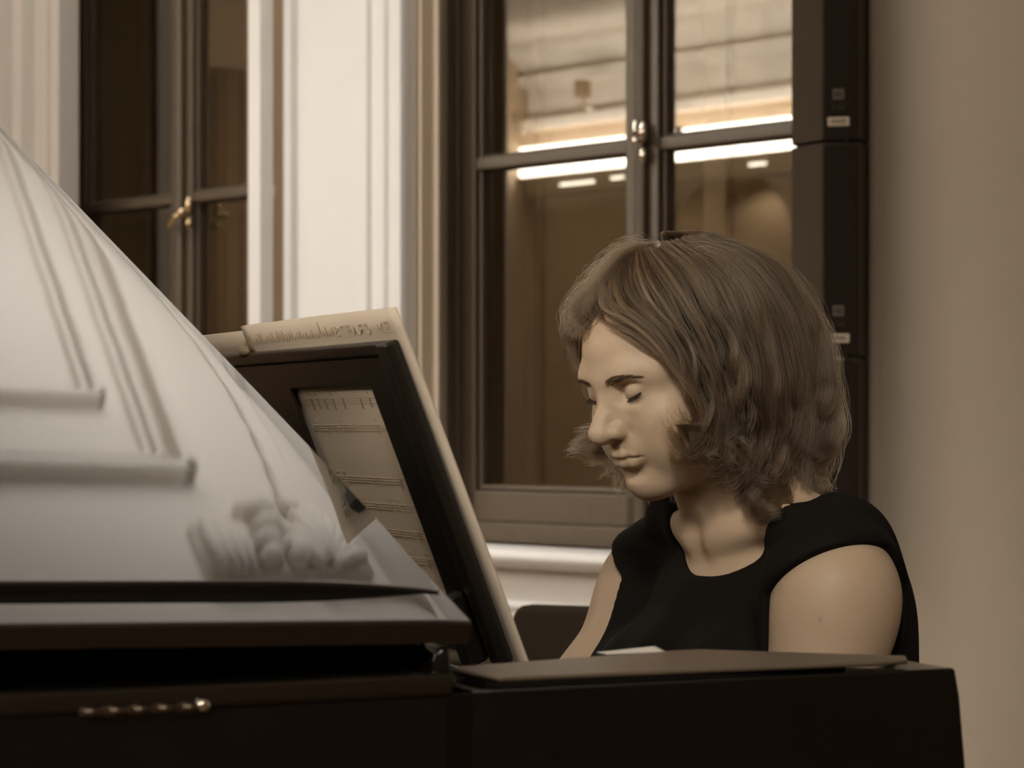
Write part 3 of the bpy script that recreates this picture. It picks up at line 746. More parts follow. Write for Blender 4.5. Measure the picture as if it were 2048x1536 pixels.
# ------------------------------------------------------------------ the pianist
PO = Vector((.225, 2.40, 0)); PYAWP = math.radians(-60)
MPN = Matrix.Translation(PO) @ Matrix.Rotation(PYAWP, 4, 'Z')       # x her left, y behind her, z up
HS = .954
HW = Vector((.1636, 2.36, 1.204))                                     # middle of the head, between the ears
HRW = Matrix.Rotation(math.radians(-55.0), 4, 'Z') @ Matrix.Rotation(math.radians(17.8), 4, 'X') @ Matrix.Rotation(math.radians(-2.4), 4, 'Y')
MHW = Matrix.Translation(HW) @ HRW @ Matrix.Scale(HS, 4)
MH = MPN.inverted() @ MHW                                             # head frame -> person frame
MHI = np.array(MH.inverted()); MHN = np.array(MH)

class Field:
    """signed distance field on a rectilinear grid, built primitive by primitive"""
    def __init__(s, xs, ys, zs):
        s.xs, s.ys, s.zs = (np.asarray(a, np.float32) for a in (xs, ys, zs))
        s.F = np.full((len(xs), len(ys), len(zs)), .2, np.float32)
    def block(s, lo, hi):
        sl = []
        for a, l, h in zip((s.xs, s.ys, s.zs), lo, hi):
            i0 = max(0, np.searchsorted(a, l) - 1); i1 = min(len(a), np.searchsorted(a, h) + 1); sl.append(slice(i0, i1))
        if any(q.start >= q.stop for q in sl): return None
        X = s.xs[sl[0]][:, None, None]; Y = s.ys[sl[1]][None, :, None]; Z = s.zs[sl[2]][None, None, :]
        return tuple(sl), X, Y, Z
    def op(s, lo, hi, fn, k=.01, mode='add', margin=None):
        m = (k*1.5 + .012) if margin is None else margin
        b = s.block([a - m for a in lo], [a + m for a in hi])
        if b is None: return
        sl, X, Y, Z = b
        d = fn(X, Y, Z).astype(np.float32); A = s.F[sl]
        if mode == 'sub': d = -d; s.F[sl] = smax(A, d, k)
        else: s.F[sl] = smin(A, d, k)
def smin(a, b, k):
    h = np.maximum(k - np.abs(a - b), 0)/k; return np.minimum(a, b) - h*h*k*.25
def smax(a, b, k):
    h = np.maximum(k - np.abs(a - b), 0)/k; return np.maximum(a, b) + h*h*k*.25
def ell(c, r):
    c = [float(q) for q in c]; r = [float(q) for q in r]
    def fn(X, Y, Z):
        u = (X-c[0])/r[0]; v = (Y-c[1])/r[1]; w_ = (Z-c[2])/r[2]
        k0 = np.sqrt(u*u + v*v + w_*w_); k1 = np.sqrt((u/r[0])**2 + (v/r[1])**2 + (w_/r[2])**2) + 1e-9
        return np.where(k0 < 1e-3, -min(r), k0*(k0-1)/k1)
    return fn
def cap(a, b, ra, rb):
    a = np.array(a, float); b = np.array(b, float); ab = b - a; L2 = float(ab @ ab)
    def fn(X, Y, Z):
        t = np.clip(((X-a[0])*ab[0] + (Y-a[1])*ab[1] + (Z-a[2])*ab[2])/L2, 0, 1)
        return np.sqrt((X-a[0]-ab[0]*t)**2 + (Y-a[1]-ab[1]*t)**2 + (Z-a[2]-ab[2]*t)**2) - (ra + (rb-ra)*t)
    return fn
def bb_ell(c, r): return [c[i]-r[i] for i in range(3)], [c[i]+r[i] for i in range(3)]
def bb_cap(a, b, r): return [min(a[i], b[i])-r for i in range(3)], [max(a[i], b[i])+r for i in range(3)]
def inhead(fn):
    def g(X, Y, Z):
        m = MHI
        return HS*fn(m[0,0]*X+m[0,1]*Y+m[0,2]*Z+m[0,3], m[1,0]*X+m[1,1]*Y+m[1,2]*Z+m[1,3], m[2,0]*X+m[2,1]*Y+m[2,2]*Z+m[2,3])
    return g
def hbb(lo, hi):
    P_ = np.array([[x, y, z, 1] for x in (lo[0], hi[0]) for y in (lo[1], hi[1]) for z in (lo[2], hi[2])]) @ MHN.T
    return list(P_[:, :3].min(0)), list(P_[:, :3].max(0))
def E_(F, c, r, k=.012, mode='add', head=False, both=False):
    for s in ((1, -1) if both else (1,)):
        cc = (c[0]*s, c[1], c[2]); lo, hi = bb_ell(cc, r); fn = ell(cc, r)
        if head: lo, hi = hbb(lo, hi); fn = inhead(fn)
        F.op(lo, hi, fn, k, mode)
def C_(F, pts, rs, k=.012, mode='add', head=False, both=False):
    for s in ((1, -1) if both else (1,)):
        for i in range(len(pts)-1):
            a = (pts[i][0]*s, *pts[i][1:]); b = (pts[i+1][0]*s, *pts[i+1][1:])
            lo, hi = bb_cap(a, b, max(rs[i], rs[i+1])); fn = cap(a, b, rs[i], rs[i+1])
            if head: lo, hi = hbb(lo, hi); fn = inhead(fn)
            F.op(lo, hi, fn, k, mode)

def surface(F):
    """surface nets on the rectilinear grid"""
    V = F.F; nx, ny, nz = V.shape; S = V < 0
    cs = S[:-1,:-1,:-1].astype(np.int8)
    for dx in (0,1):
        for dy in (0,1):
            for dz in (0,1):
                if dx+dy+dz: cs = cs + S[dx:nx-1+dx, dy:ny-1+dy, dz:nz-1+dz]
    mix = (cs > 0) & (cs < 8)
    ci, cj, ck = np.nonzero(mix); n = len(ci)
    vid = np.full(mix.shape, -1, np.int32); vid[ci, cj, ck] = np.arange(n)
    acc = np.zeros((n, 3)); cnt = np.zeros(n)
    C3 = (F.xs, F.ys, F.zs)
    for ax in range(3):
        o = [(0,0),(0,1),(1,0),(1,1)]
        for a, b in o:
            d0 = [0,0,0]; oth = [q for q in range(3) if q != ax]; d0[oth[0]] = a; d0[oth[1]] = b
            d1 = list(d0); d1[ax] = 1
            f0 = V[ci+d0[0], cj+d0[1], ck+d0[2]]; f1 = V[ci+d1[0], cj+d1[1], ck+d1[2]]
            m = (f0 < 0) != (f1 < 0); t = np.where(m, f0/np.where(m, f0-f1, 1), 0)
            idx = [ci, cj, ck]
            for q in range(3):
                if q == ax: c = C3[q][idx[q]]*(1-t) + C3[q][idx[q]+1]*t
                else: c = C3[q][idx[q]+d0[q]]
                acc[:, q] += np.where(m, c, 0)
            cnt += m
    vert = acc/cnt[:, None]
    quads = []
    for ax in range(3):
        a, b = [(1,2),(2,0),(0,1)][ax]
        sl0 = [slice(None)]*3; sl1 = [slice(None)]*3; sl0[ax] = slice(0,-1); sl1[ax] = slice(1,None)
        s0, s1 = S[tuple(sl0)], S[tuple(sl1)]; ch = s0 != s1
        I = list(np.nonzero(ch))
        ok = (I[a] > 0) & (I[b] > 0) & (I[a] < V.shape[a]-1) & (I[b] < V.shape[b]-1)
        I = [q[ok] for q in I]; inside = s0[tuple(I)]
        def at(da, db):
            J = [q.copy() for q in I]; J[a] -= da; J[b] -= db; return vid[J[0], J[1], J[2]]
        q = np.stack([at(1,1), at(0,1), at(0,0), at(1,0)], 1)
        q[~inside] = q[~inside][:, ::-1]; quads.append(q)
    q = np.concatenate(quads); q = q[(q >= 0).all(1)]
    return vert, q
def relax(v, q, it=2, lam=.5, mask=None):
    e = np.concatenate([q[:, [0,1]], q[:, [1,2]], q[:, [2,3]], q[:, [3,0]]])
    for _ in range(it):
        for l_ in (lam, -lam*1.04):
            acc = np.zeros_like(v); c = np.zeros(len(v))
            for a, b in ((0,1),(1,0)):
                for d in range(3): acc[:, d] += np.bincount(e[:, a], v[e[:, b], d], len(v))
                c += np.bincount(e[:, a], minlength=len(v))
            dv_ = (acc/np.maximum(c, 1)[:, None] - v)*l_
            v = v + (dv_ if mask is None else dv_*mask[:, None])
    return v
def mesh_np(name, v, q, m, parent, M):
    me = bpy.data.meshes.new(name); me.vertices.add(len(v)); me.vertices.foreach_set('co', np.ascontiguousarray(v, np.float32).ravel())
    me.loops.add(q.size); me.loops.foreach_set('vertex_index', q.ravel().astype(np.int32))
    me.polygons.add(len(q)); me.polygons.foreach_set('loop_start', np.arange(0, q.size, q.shape[1], dtype=np.int32))
    me.update(calc_edges=True); me.validate()
    me.polygons.foreach_set('use_smooth', [True]*len(me.polygons)); me.materials.append(m)
    o = bpy.data.objects.new(name, me); COL.objects.link(o)
    if parent is None: o.matrix_world = M
    else: o.parent = parent
    return o
def span(*seg):
    out = []
    for a, b, st in seg: out += list(np.linspace(a, b, max(2, int(round((b-a)/st)) + 1))[:-1])
    return out + [seg[-1][1]]

# ---- trunk, arms, legs (shared by the body and, padded, by the clothes)
SHL, SHR = (.152, -.002, 1.012), (-.160, .010, .998)
ELL, ELR = (.186, -.058, .745), (-.196, -.125, .745)
WRL, WRR = (.190, -.275, .800), (-.150, -.285, .800)
def trunk(F, g=0.0, cloth=False):
    k = .05
    E_(F, (0, .115, .575), (.172+g, .125+g, .105+g), k)
    E_(F, (0, .085, .74), (.132+g, .10+g, .15+g), k)
    E_(F, (0, .050, .905), (.146+g, .116+g, .165+g), k)
    E_(F, (0, .040, .99), (.145+g, .080+g, .085+g), k)
    E_(F, (.066, -.055, .905), (.062+g, .055+g, .062+g), .04); E_(F, (-.066, -.055, .905), (.062+g, .055+g, .062+g), .04)
    for s, S in ((1, SHL), (-1, SHR)):
        C_(F, [(s*.055, .035, S[2]+.052), (s*.115, .032, S[2]+.038), (S[0]*.98, S[1]+.006, S[2]+.004)], [.040+g, .039+g, .046+g], .03)
    E_(F, (.100, .068, .93), (.042+g, .050+g, .14+g), .04); E_(F, (-.100, .068, .93), (.042+g, .050+g, .14+g), .04)
    C_(F, [(0, .06, .80), (0, .065, 1.03)], [.08+g, .06+g], .05)
def legs(F, g=0.0, calf=True):
    for s in (1, -1):
        C_(F, [(s*.085, .09, .565), (s*.115, -.33, .535)], [.088+g, .062+g], .04)
        if calf: C_(F, [(s*.115, -.33, .535), (s*.115, -.30, .33), (s*.115, -.28, .09)], [.058+g, .056+g, .038+g], .03)

HY = span((-.5, -.46, .006), (-.46, -.28, .0026), (-.28, -.215, .005), (-.215, .03, .0017), (.03, .26, .005))
HZ = span((-.01, .725, .008), (.725, .845, .0026), (.845, 1.04, .005), (1.04, 1.345, .0017))
HX = span((-.29, -.085, .0028), (-.085, .085, .0017), (.085, .29, .0028))
F = Field(HX, HY, HZ)
trunk(F); legs(F)
# neck and throat
C_(F, [(0, .040, 1.02), (0, -.004, 1.105), (.002, -.038, 1.165)], [.060, .0515, .053], .03)
for s in (1, -1):
    C_(F, [(s*.018, -.040, 1.058), (s*.10, -.018, 1.078), (s*.15, .0, 1.055)], [.010, .011, .012], .022)   # collar bone
C_(F, [(0, -.066, 1.052), (0, -.062, 1.066)], [.004, .004], .025, 'sub')
for s, S, EL, WR in ((1, SHL, ELL, WRL), (-1, SHR, ELR, WRR)):
    S = Vector(S); EL = Vector(EL); WR = Vector(WR)
    E_(F, (S.x + s*.012, S.y, S.z - .012), (.051, .056, .063), .03)
    mid = S.lerp(EL, .45)
    C_(F, [tuple(S), tuple(mid), tuple(EL)], [.0515, .0510, .041], .03)
    C_(F, [tuple(EL), tuple(EL.lerp(WR, .3)), tuple(WR)], [.042, .040, .025], .02)
    # hand: palm, four fingers arched on the keys, thumb from the side of the palm
    palm = WR + Vector((-s*.004, -.045, -.004))
    C_(F, [tuple(WR), tuple(palm + Vector((s*.016, -.03, 0)))], [.021, .013], .012)
    C_(F, [tuple(WR), tuple(palm + Vector((-s*.016, -.035, .003)))], [.021, .014], .012)
    C_(F, [tuple(palm + Vector((s*.024, -.03, -.002))), tuple(palm + Vector((-s*.020, -.038, .004)))], [.012, .013], .01)
    for f_, (fx, ln) in enumerate(((-.027, .068), (-.009, .076), (.010, .071), (.028, .056))):
        kn = palm + Vector((s*fx*.9, -.036 + .004*abs(f_-1), .002))
        tip = Vector((kn.x + s*fx*.35, kn.y - ln*.82, .7435))
        p1 = kn + Vector((s*fx*.12, -ln*.36, .008)); p2 = kn + Vector((s*fx*.25, -ln*.68, -.014))
        C_(F, [tuple(kn), tuple(p1), tuple(p2), tuple(tip)], [.0092, .0083, .0076, .0066], .004)
    tb = palm + Vector((-s*.022, .004, -.006)); t1 = tb + Vector((-s*.018, -.030, -.016)); t2 = Vector((tb.x - s*.022, tb.y - .056, .7445))
    C_(F, [tuple(tb), tuple(t1), tuple(t2)], [.0125, .0095, .0075], .006)
# feet
for s in (1, -1):
    C_(F, [(s*.115, -.28, .075), (s*.118, -.36, .045), (s*.122, -.45, .032)], [.036, .032, .024], .03)
# ---- head
H = dict(head=True)
E_(F, (0, .010, .044), (.072, .093, .086), .02, **H)
E_(F, (0, -.028, .052), (.0575, .0635, .056), .025, **H)
E_(F, (0, -.036, -.002), (.0605, .0530, .062), .025, **H)
E_(F, (0, -.034, -.042), (.047, .045, .042), .022, **H)
C_(F, [(.054, .004, -.030), (.047, -.022, -.060), (.016, -.058, -.076)], [.016, .0135, .0120], .022, both=True, **H)
E_(F, (0, -.0715, -.0745), (.0175, .0150, .0155), .012, **H)
C_(F, [(0, -.06, -.068), (0, -.012, -.052)], [.020, .030], .025, **H)
E_(F, (.039, -.060, -.008), (.023, .020, .017), .018, both=True, **H)
E_(F, (.034, -.056, -.034), (.021, .024, .026), .022, both=True, **H)
C_(F, [(.010, -.0835, .037), (.030, -.0790, .0405), (.049, -.0600, .036)], [.0085, .0090, .0085], .016, both=True, **H)
E_(F, (.0310, -.0965, .0232), (.0200, .0225, .0135), .007, 'sub', both=True, **H)
E_(F, (.0190, -.0935, .0215), (.0090, .0165, .0110), .007, 'sub', both=True, **H)
# eyeball under lowered lids: upper lid slightly proud, meeting the lower lid at the lash line
def lid(s):
    c = (s*.0310, -.0722, .0222)
    def fn(X, Y, Z):
        dx = (X - c[0])*s
        lz = c[2] - .0062 + 14.0*dx*dx + .20*dx      # lash line height
        up = 1/(1 + np.exp(-(Z - lz)/.00035))
        r = .0130 + .0010*up - .0006*np.exp(-((Z - lz + .0004)/.0008)**2)
        crease = .0016*np.exp(-((Z - (c[2] + .0088 - 9*dx*dx))/.0011)**2)
        return np.sqrt((X-c[0])**2*.92 + (Y-c[1])**2 + (Z-c[2])**2) - r + crease
    return fn
for s in (1, -1):
    lo, hi = hbb((s*.031-.017, -.089, .004), (s*.031+.017, -.053, .040)); F.op(lo, hi, inhead(lid(s)), .0045)
C_(F, [(.017, -.0775, .0075), (.031, -.0792, .0040), (.046, -.0650, .0075)], [.0025, .0028, .0032], .008, both=True, **H)   # lower lid pad
# nose
C_(F, [(0, -.0855, .034), (0, -.0915, .016), (0, -.1045, .000), (0, -.1120, -.0100)], [.0085, .0064, .0068, .0082], .011, **H)
C_(F, [(.0060, -.0830, .022), (.0095, -.0880, -.006)], [.0060, .0072], .012, both=True, **H)
E_(F, (0, -.1122, -.0115), (.0090, .0095, .0088), .009, **H)
C_(F, [(.0030, -.1110, -.0130), (.0108, -.1000, -.0140)], [.0066, .0064], .006, both=True, **H)
E_(F, (.0130, -.0972, -.0132), (.0062, .0108, .0076), .0040, both=True, **H)
C_(F, [(0, -.1105, -.0170), (0, -.0970, -.0220)], [.0042, .0045], .005, **H)
E_(F, (.0078, -.1020, -.0226), (.0044, .0085, .0044), .002, 'sub', both=True, **H)
C_(F, [(.0215, -.0960, -.0075), (.0212, -.0885, -.0205)], [.0018, .0020], .004, 'sub', both=True, **H)
# mouth
E_(F, (0, -.0790, -.0345), (.026, .0160, .0150), .014, **H)
C_(F, [(0, -.0965, -.0250), (0, -.0975, -.0345)], [.0016, .0018], .006, 'sub', **H)
C_(F, [(0, -.0945, -.0390), (.0055, -.0947, -.0380), (.0160, -.0890, -.0395), (.0285, -.0790, -.0432)], [.0036, .0037, .0032, .0018], .004, both=True, **H)
C_(F, [(0, -.0903, -.0492), (.0110, -.0882, -.0489), (.0265, -.0785, -.0447)], [.0054, .0052, .0022], .005, both=True, **H)
C_(F, [(0, -.0985, -.0433), (.0140, -.0935, -.0428), (.0305, -.0800, -.0438)], [.0010, .0010, .0009], .0022, 'sub', both=True, **H)
E_(F, (0, -.0905, -.0612), (.019, .0075, .0048), .008, 'sub', **H)
# ears
E_(F, (.0715, .010, -.002), (.0075, .0175, .030), .006, both=True, **H)
v, q = surface(F)
v = relax(v, q, 2)
print('body verts', len(v))

M_SKIN = mat('skin', (.58, .435, .30), .48, .35, sss=.12, bump=(260, .10, .0012))
nt = M_SKIN.node_tree; at_ = nt.nodes.new('ShaderNodeAttribute'); at_.attribute_name = 'lip'
mx = nt.nodes.new('ShaderNodeMix'); mx.data_type = 'RGBA'; mx.inputs['A'].default_value = (.58, .435, .30, 1); mx.inputs['B'].default_value = (.36, .235, .155, 1)
nt.links.new(at_.outputs['Fac'], mx.inputs['Factor']); nt.links.new(mx.outputs['Result'], nt.nodes['Principled BSDF'].inputs['Base Color'])
person = mesh_np('person', v, q, M_SKIN, None, MPN)
tag(person, 'woman with wavy shoulder-length hair in a black sleeveless top, looking down at the keys', 'person')
hv_ = np.c_[v, np.ones(len(v))] @ MHI.T
def segd(p, pts):
    best = np.full(len(p), 9.)
    for a, b in zip(pts[:-1], pts[1:]):
        a = np.array(a); b = np.array(b); ab = b - a
        t = np.clip(((p - a) @ ab)/(ab @ ab), 0, 1); best = np.minimum(best, np.linalg.norm(p - a - t[:, None]*ab, axis=1))
    return best
ph = hv_[:, :3].copy(); ph[:, 0] = np.abs(ph[:, 0])
dl_ = segd(ph, [(0, -.0955, -.0400), (.0120, -.0925, -.0398), (.0275, -.0800, -.0436)]) - .0036
dl_ = np.minimum(dl_, segd(ph, [(0, -.0915, -.0487), (.0110, -.0895, -.0482), (.0260, -.0800, -.0447)]) - .0052)
lipw = np.clip(.5 - dl_/.0024, 0, 1)*.6
from mathutils.bvhtree import BVHTree
fm_ = (v[q[:, 0], 0] > .08) & (v[q[:, 0], 2] > .86) & (v[q[:, 0], 2] < 1.08)
bt_ = BVHTree.FromPolygons([tuple(p_) for p_ in v], [tuple(int(k_) for k_ in f_) for f_ in q[fm_]])
MNI = MPN.inverted(); mh_ = bt_.ray_cast(MNI @ Vector((0, 0, CZ)), (MNI.to_3x3() @ ray(1640, 1238)).normalized())
mole = np.linalg.norm(v - np.array(mh_[0] if mh_[0] is not None else (9, 9, 9)), axis=1)
lipw = np.maximum(lipw, np.clip(1.3 - mole/.0028, 0, 1)*.6)
la = person.data.attributes.new('lip', 'FLOAT', 'POINT'); la.data.foreach_set('value', lipw.astype(np.float32))

# ---- black sleeveless top
M_TOP = mat('black_jersey', (.0085, .0068, .0052), .85, .15, bump=(420, .25, .001))
T = Field(span((-.26, .26, .0034)), span((-.19, .27, .0034)), span((.50, 1.15, .0034)))
trunk(T, .0075)
for s, S in ((1, SHL), (-1, SHR)):
    E_(T, (S[0] + s*.012, S[1], S[2] - .012), (.060, .0665, .070), .03)
    EL = Vector(ELL if s > 0 else ELR); S_ = Vector(S)
    C_(T, [tuple(S_), tuple(S_.lerp(EL, .45))], [.0615, .061], .03)
    C_(T, [(s*.018, -.040, 1.058), (s*.10, -.018, 1.078), (s*.15, .0, 1.055)], [.0165, .0165, .0165], .022)
X = T.xs[:, None, None]; Y = T.ys[None, :, None]; Z = T.zs[None, None, :]
# folds: soft vertical drapes over the front and back, stretched towards the armholes
fade = np.clip((1.03 - Z)/.10, 0, 1)
fold = .0042*np.sin(62*X + 9*Z + 1.6*np.sin(14*Z + 2)) + .0018*np.sin(118*X - 16*Z + .8) + .0022*np.sin(40*(Z + .8*np.abs(X)) + 3*X)
T.F = T.F - (fold*fade).astype(np.float32)
# hem, armholes, neckline
ax_ = np.abs(X)
sleeve = .136 + .062*np.clip((Z - 1.012)/.050, 0, 1)**1.1 + .03*np.clip((.93 - Z)/.2, 0, 1) + .055*np.clip((Y - .035)/.05, 0, 1)
T.F = smax(T.F, ((ax_ - sleeve)*.85).astype(np.float32), .006)
front = np.clip((.095 - Y)/.11, 0, 1)
zn = (1.022 + .098*(np.minimum(ax_, .14)/np.where(X < 0, .090, .124))**np.where(X < 0, 2.0, 3.0))*front + (1.085 + .040*(np.minimum(ax_, .14)/.09)**2)*(1 - front)
T.F = smax(T.F, ((Z - zn)*.8).astype(np.float32), .005)
tv, tq = surface(T); tv = relax(tv, tq, 2)
top_ = mesh_np('sleeveless_top', tv, tq, M_TOP, person, None)
top_['label'] = 'black sleeveless top'
seam = MB()
# ---- dark trousers and shoes (below the picture)
T2 = Field(span((-.26, .26, .007)), span((-.42, .27, .007)), span((.09, .72, .007)))
E_(T2, (0, .115, .575), (.180, .133, .112), .05); legs(T2, .010)
T2.F = smax(T2.F, (T2.zs[None, None, :] - .67), .01)
a, b_ = surface(T2); a = relax(a, b_, 2); mesh_np('trousers', a, b_, M_TOP, person, None)
T3 = Field(span((-.2, .2, .005)), span((-.5, -.2, .005)), span((-.005, .12, .005)))
for s in (1, -1):
    C_(T3, [(s*.115, -.265, .040), (s*.118, -.36, .040), (s*.122, -.455, .034)], [.040, .042, .033], .02)
T3.F = smax(T3.F, np.broadcast_to(.002 - T3.zs[None, None, :], T3.F.shape), .004)
T3.F = smax(T3.F, np.broadcast_to(T3.zs[None, None, :] - .075 - np.clip(T3.ys[None, :, None] + .33, -1, 0)*.0, T3.F.shape), .006)
a, b_ = surface(T3); mesh_np('shoes', a, b_, M_DESK, person, None)

# ---- lashes and brows
MHP = MPN.inverted() @ MHW
def hp(x, y, z): return MHP @ Vector((x, y, z))
M_LASH = mat('lash', (.035, .023, .015), .7, .2)
def lash_pt(s, dx, out):
    c = Vector((s*.0310, -.0722, .0222)); lz = -.0062 + 14.0*dx*dx + .20*dx
    r = .0139 + out; yy = -math.sqrt(max(1e-8, r*r - dx*dx*.92 - lz*lz))
    return c + Vector((s*dx, yy, lz))
for s in (1, -1):
    lb_ = MB()
    lb_.tube([hp(*lash_pt(s, d_, .0002)) for d_ in np.linspace(-.0115, .0118, 14)], [.0004] + [.0007]*12 + [.0004], 6)
    for i in range(46):
        d_ = -.0105 + .0225*i/45 + rng.normal()*.0002
        p0 = lash_pt(s, d_, .0001); ln = .0042 + .0024*max(0, d_/.012)
        di = Vector((s*d_*22, -.62, -.75)).normalized()
        lb_.tube([hp(*p0), hp(*(p0 + di*ln*.6)), hp(*(p0 + di*ln + Vector((0, -.0006, .0008))))], [.00022, .00016, .00005], 4)
    lb_.build('eyelashes', M_LASH, person)
M_BROW = mat('brow_hair', (.16, .11, .07), .7, .2)
depsg = None
from mathutils.bvhtree import BVHTree
bvh = BVHTree.FromPolygons([tuple(p_) for p_ in v[::1]], [tuple(int(k_) for k_ in f_) for f_ in q[(v[q[:, 0], 2] > 1.12)]])
for s in (1, -1):
    br = MB()
    for i in range(300):
        t = rng.random()
        x = .0115 + .0385*t; zc = .0350 + .0062*math.sin(min(1, t*1.15)*math.pi*.62) - .004*max(0, t - .75)*4
        wd = (.0066*(1 - t) + .0016)*(.75 if t < .06 else 1)
        z = zc + (rng.random() - .5)*wd
        o_ = MHP @ Vector((s*x, -.14, z)); tgt = MHP @ Vector((s*x*.9, -.02, z - .002))
        h_ = bvh.ray_cast(o_, (tgt - o_).normalized())
        if h_[0] is None: continue
        p0 = h_[0]; n_ = h_[1]; ld = (MHP.to_3x3() @ Vector((s*(.8 + .2*t), .25 + .3*t, .55*(1 - t) - .15*t))).normalized()
        ld = (ld - n_*ld.dot(n_)).normalized(); ln = .0058
        br.tube([p0 - n_*.0002, p0 + ld*ln*.5 + n_*.0005, p0 + ld*ln + n_*.0002], [.00012, .00011, .00005], 4)
    br.build('eyebrow', M_BROW, person)
# ---- hair: a dark inner cap and thousands of strands laid along guide locks (all in the head frame)
M_HAIRB = mat('hair_inner', (.022, .0145, .009), .8, .15, bump=(90, .6, .004))
m = bpy.data.materials.new('hair_strand'); m.use_nodes = True; nt = m.node_tree; nt.nodes.clear()
ho = nt.nodes.new('ShaderNodeOutputMaterial'); hb_ = nt.nodes.new('ShaderNodeBsdfHairPrincipled')
hb_.parametrization = 'COLOR'; hb_.inputs['Color'].default_value = (.15, .103, .062, 1); hb_.inputs['Roughness'].default_value = .36
for nm_, vv_ in (('Radial Roughness', .45), ('Random Color', .35), ('Random Roughness', .2)):
    if nm_ in hb_.inputs: hb_.inputs[nm_].default_value = vv_
ta_ = nt.nodes.new('ShaderNodeAttribute'); ta_.attribute_name = 'tone'; sc_ = nt.nodes.new('ShaderNodeVectorMath'); sc_.operation = 'SCALE'
sc_.inputs[0].default_value = (.080, .053, .031); nt.links.new(ta_.outputs['Fac'], sc_.inputs['Scale']); nt.links.new(sc_.outputs['Vector'], hb_.inputs['Color'])
nt.links.new(hb_.outputs[0], ho.inputs[0]); M_HAIR = m
B_ = Field(span((-.11, .11, .003)), span((-.11, .14, .003)), span((-.125, .16, .003)))
E_(B_, (0, .018, .020), (.083, .106, .120), .01); E_(B_, (0, .060, -.055), (.070, .060, .060), .03)
Xb, Yb, Zb = B_.xs[:, None, None], B_.ys[None, :, None], B_.zs[None, None, :]
B_.F = smax(B_.F, np.broadcast_to(-(Yb + .020 + .66*Zb)*.82, B_.F.shape).astype(np.float32), .006)
bvv, bq = surface(B_); bvv = relax(bvv, bq, 3)
bvv = (np.c_[bvv, np.ones(len(bvv))] @ MHN.T)[:, :3]
hair = mesh_np('hair', bvv, bq, M_HAIRB, person, None)
hair['label'] = 'wavy brown shoulder-length hair'

MHWI = MHW.inverted()
HC = np.array([0, .018, .018]); HR = np.array([.100, .124, .136])
def hull(px, py, far=False, off=0.0):
    o = np.array(MHWI @ Vector((0, 0, CZ))); d = np.array(MHWI.to_3x3() @ ray(px, py))
    R_ = HR + off
    a = (d/R_) @ (d/R_); b = 2*((o - HC)/R_) @ (d/R_); c = ((o - HC)/R_) @ ((o - HC)/R_) - 1
    D = b*b - 4*a*c
    k = -b/(2*a) + (0 if D < 0 else (1 if far else -1)*math.sqrt(D)/(2*a))
    return o + d*k
tri_ = q[(v[q[:, 0], 2] > .93)]
bt2 = BVHTree.FromPolygons([tuple(p_) for p_ in v], [tuple(int(k_) for k_ in f_) for f_ in tri_])
def over(px, py, far=False, off=0.0, lift=.012):
    """point of the hair hull, lifted clear of cheek, neck and shoulder"""
    h = hull(px, py, far, off); o = MNI @ Vector((0, 0, CZ)); d = (MNI.to_3x3() @ ray(px, py)).normalized()
    b = bt2.ray_cast(o, d)
    if b[0] is None: return h
    bh = np.array(MHWI @ (MPN @ (b[0] - d*lift))); oc = np.array(MHWI @ Vector((0, 0, CZ)))
    return bh if np.linalg.norm(bh - oc) < np.linalg.norm(h - oc) else h
def atY(px, py, Y): return np.array(MHWI @ P(px, py, Y))
def resample(pts, n=30):
    pts = np.array(pts, float); e = np.concatenate([[2*pts[0]-pts[1]], pts, [2*pts[-1]-pts[-2]]])
    L = np.concatenate([[0], np.cumsum(np.linalg.norm(np.diff(pts, axis=0), axis=1))]); out = []
    for s_ in np.linspace(0, L[-1]*.9999, n):
        i = min(np.searchsorted(L, s_, 'right') - 1, len(pts) - 2); t = (s_ - L[i])/max(1e-9, L[i+1] - L[i])
        p0, p1, p2, p3 = e[i:i+4]
        out.append(.5*((2*p1) + (-p0+p2)*t + (2*p0-5*p1+4*p2-p3)*t*t + (-p0+3*p1-3*p2+p3)*t**3))
    return np.array(out)
NEAR = [
 [(1246,516),(1204,566),(1184,616),(1190,646),(1236,661),(1298,692),(1348,738),(1384,790),(1400,838),(1388,870),(1362,872),(1340,850),(1330,818)],
 [(1258,508),(1228,556),(1238,610),(1280,644),(1330,692),(1375,755),(1402,815),(1404,862),(1378,888),(1348,880),(1330,858)],
 [(1276,502),(1292,562),(1335,632),(1380,702),(1412,772),(1428,840),(1420,890),(1390,906),(1358,898),(1340,880)],
 [(1300,497),(1342,552),(1388,630),(1425,710),(1450,790),(1456,860),(1442,912),(1412,930),(1384,918)],
 [(1335,483),(1395,540),(1438,620),(1470,700),(1490,790),(1492,870),(1478,932),(1452,965),(1420,955)],
 [(1365,475),(1438,530),(1488,610),(1515,700),(1530,790),(1534,880),(1522,960),(1500,1004),(1470,1000)],
 [(1395,472),(1475,522),(1530,600),(1560,690),(1572,790),(1576,880),(1570,960),(1548,1012),(1510,1028)],
 [(1410,471),(1505,522),(1565,600),(1600,690),(1612,790),(1608,870),(1596,925),(1610,955),(1640,962)],
 [(1425,472),(1528,526),(1590,602),(1632,690),(1648,790),(1645,870),(1634,930),(1640,962),(1660,965)],
 [(1436,471),(1545,530),(1610,606),(1655,695),(1673,790),(1672,865),(1658,928),(1650,962),(1668,985)],
]
guides = []
for i, g in enumerate(NEAR):
    guides.append(resample([over(x, y, False, -.004 + (.004 if k < 3 else 0) + (.010 if k > len(g) - 4 else 0)) for k, (x, y) in enumerate(g)]))
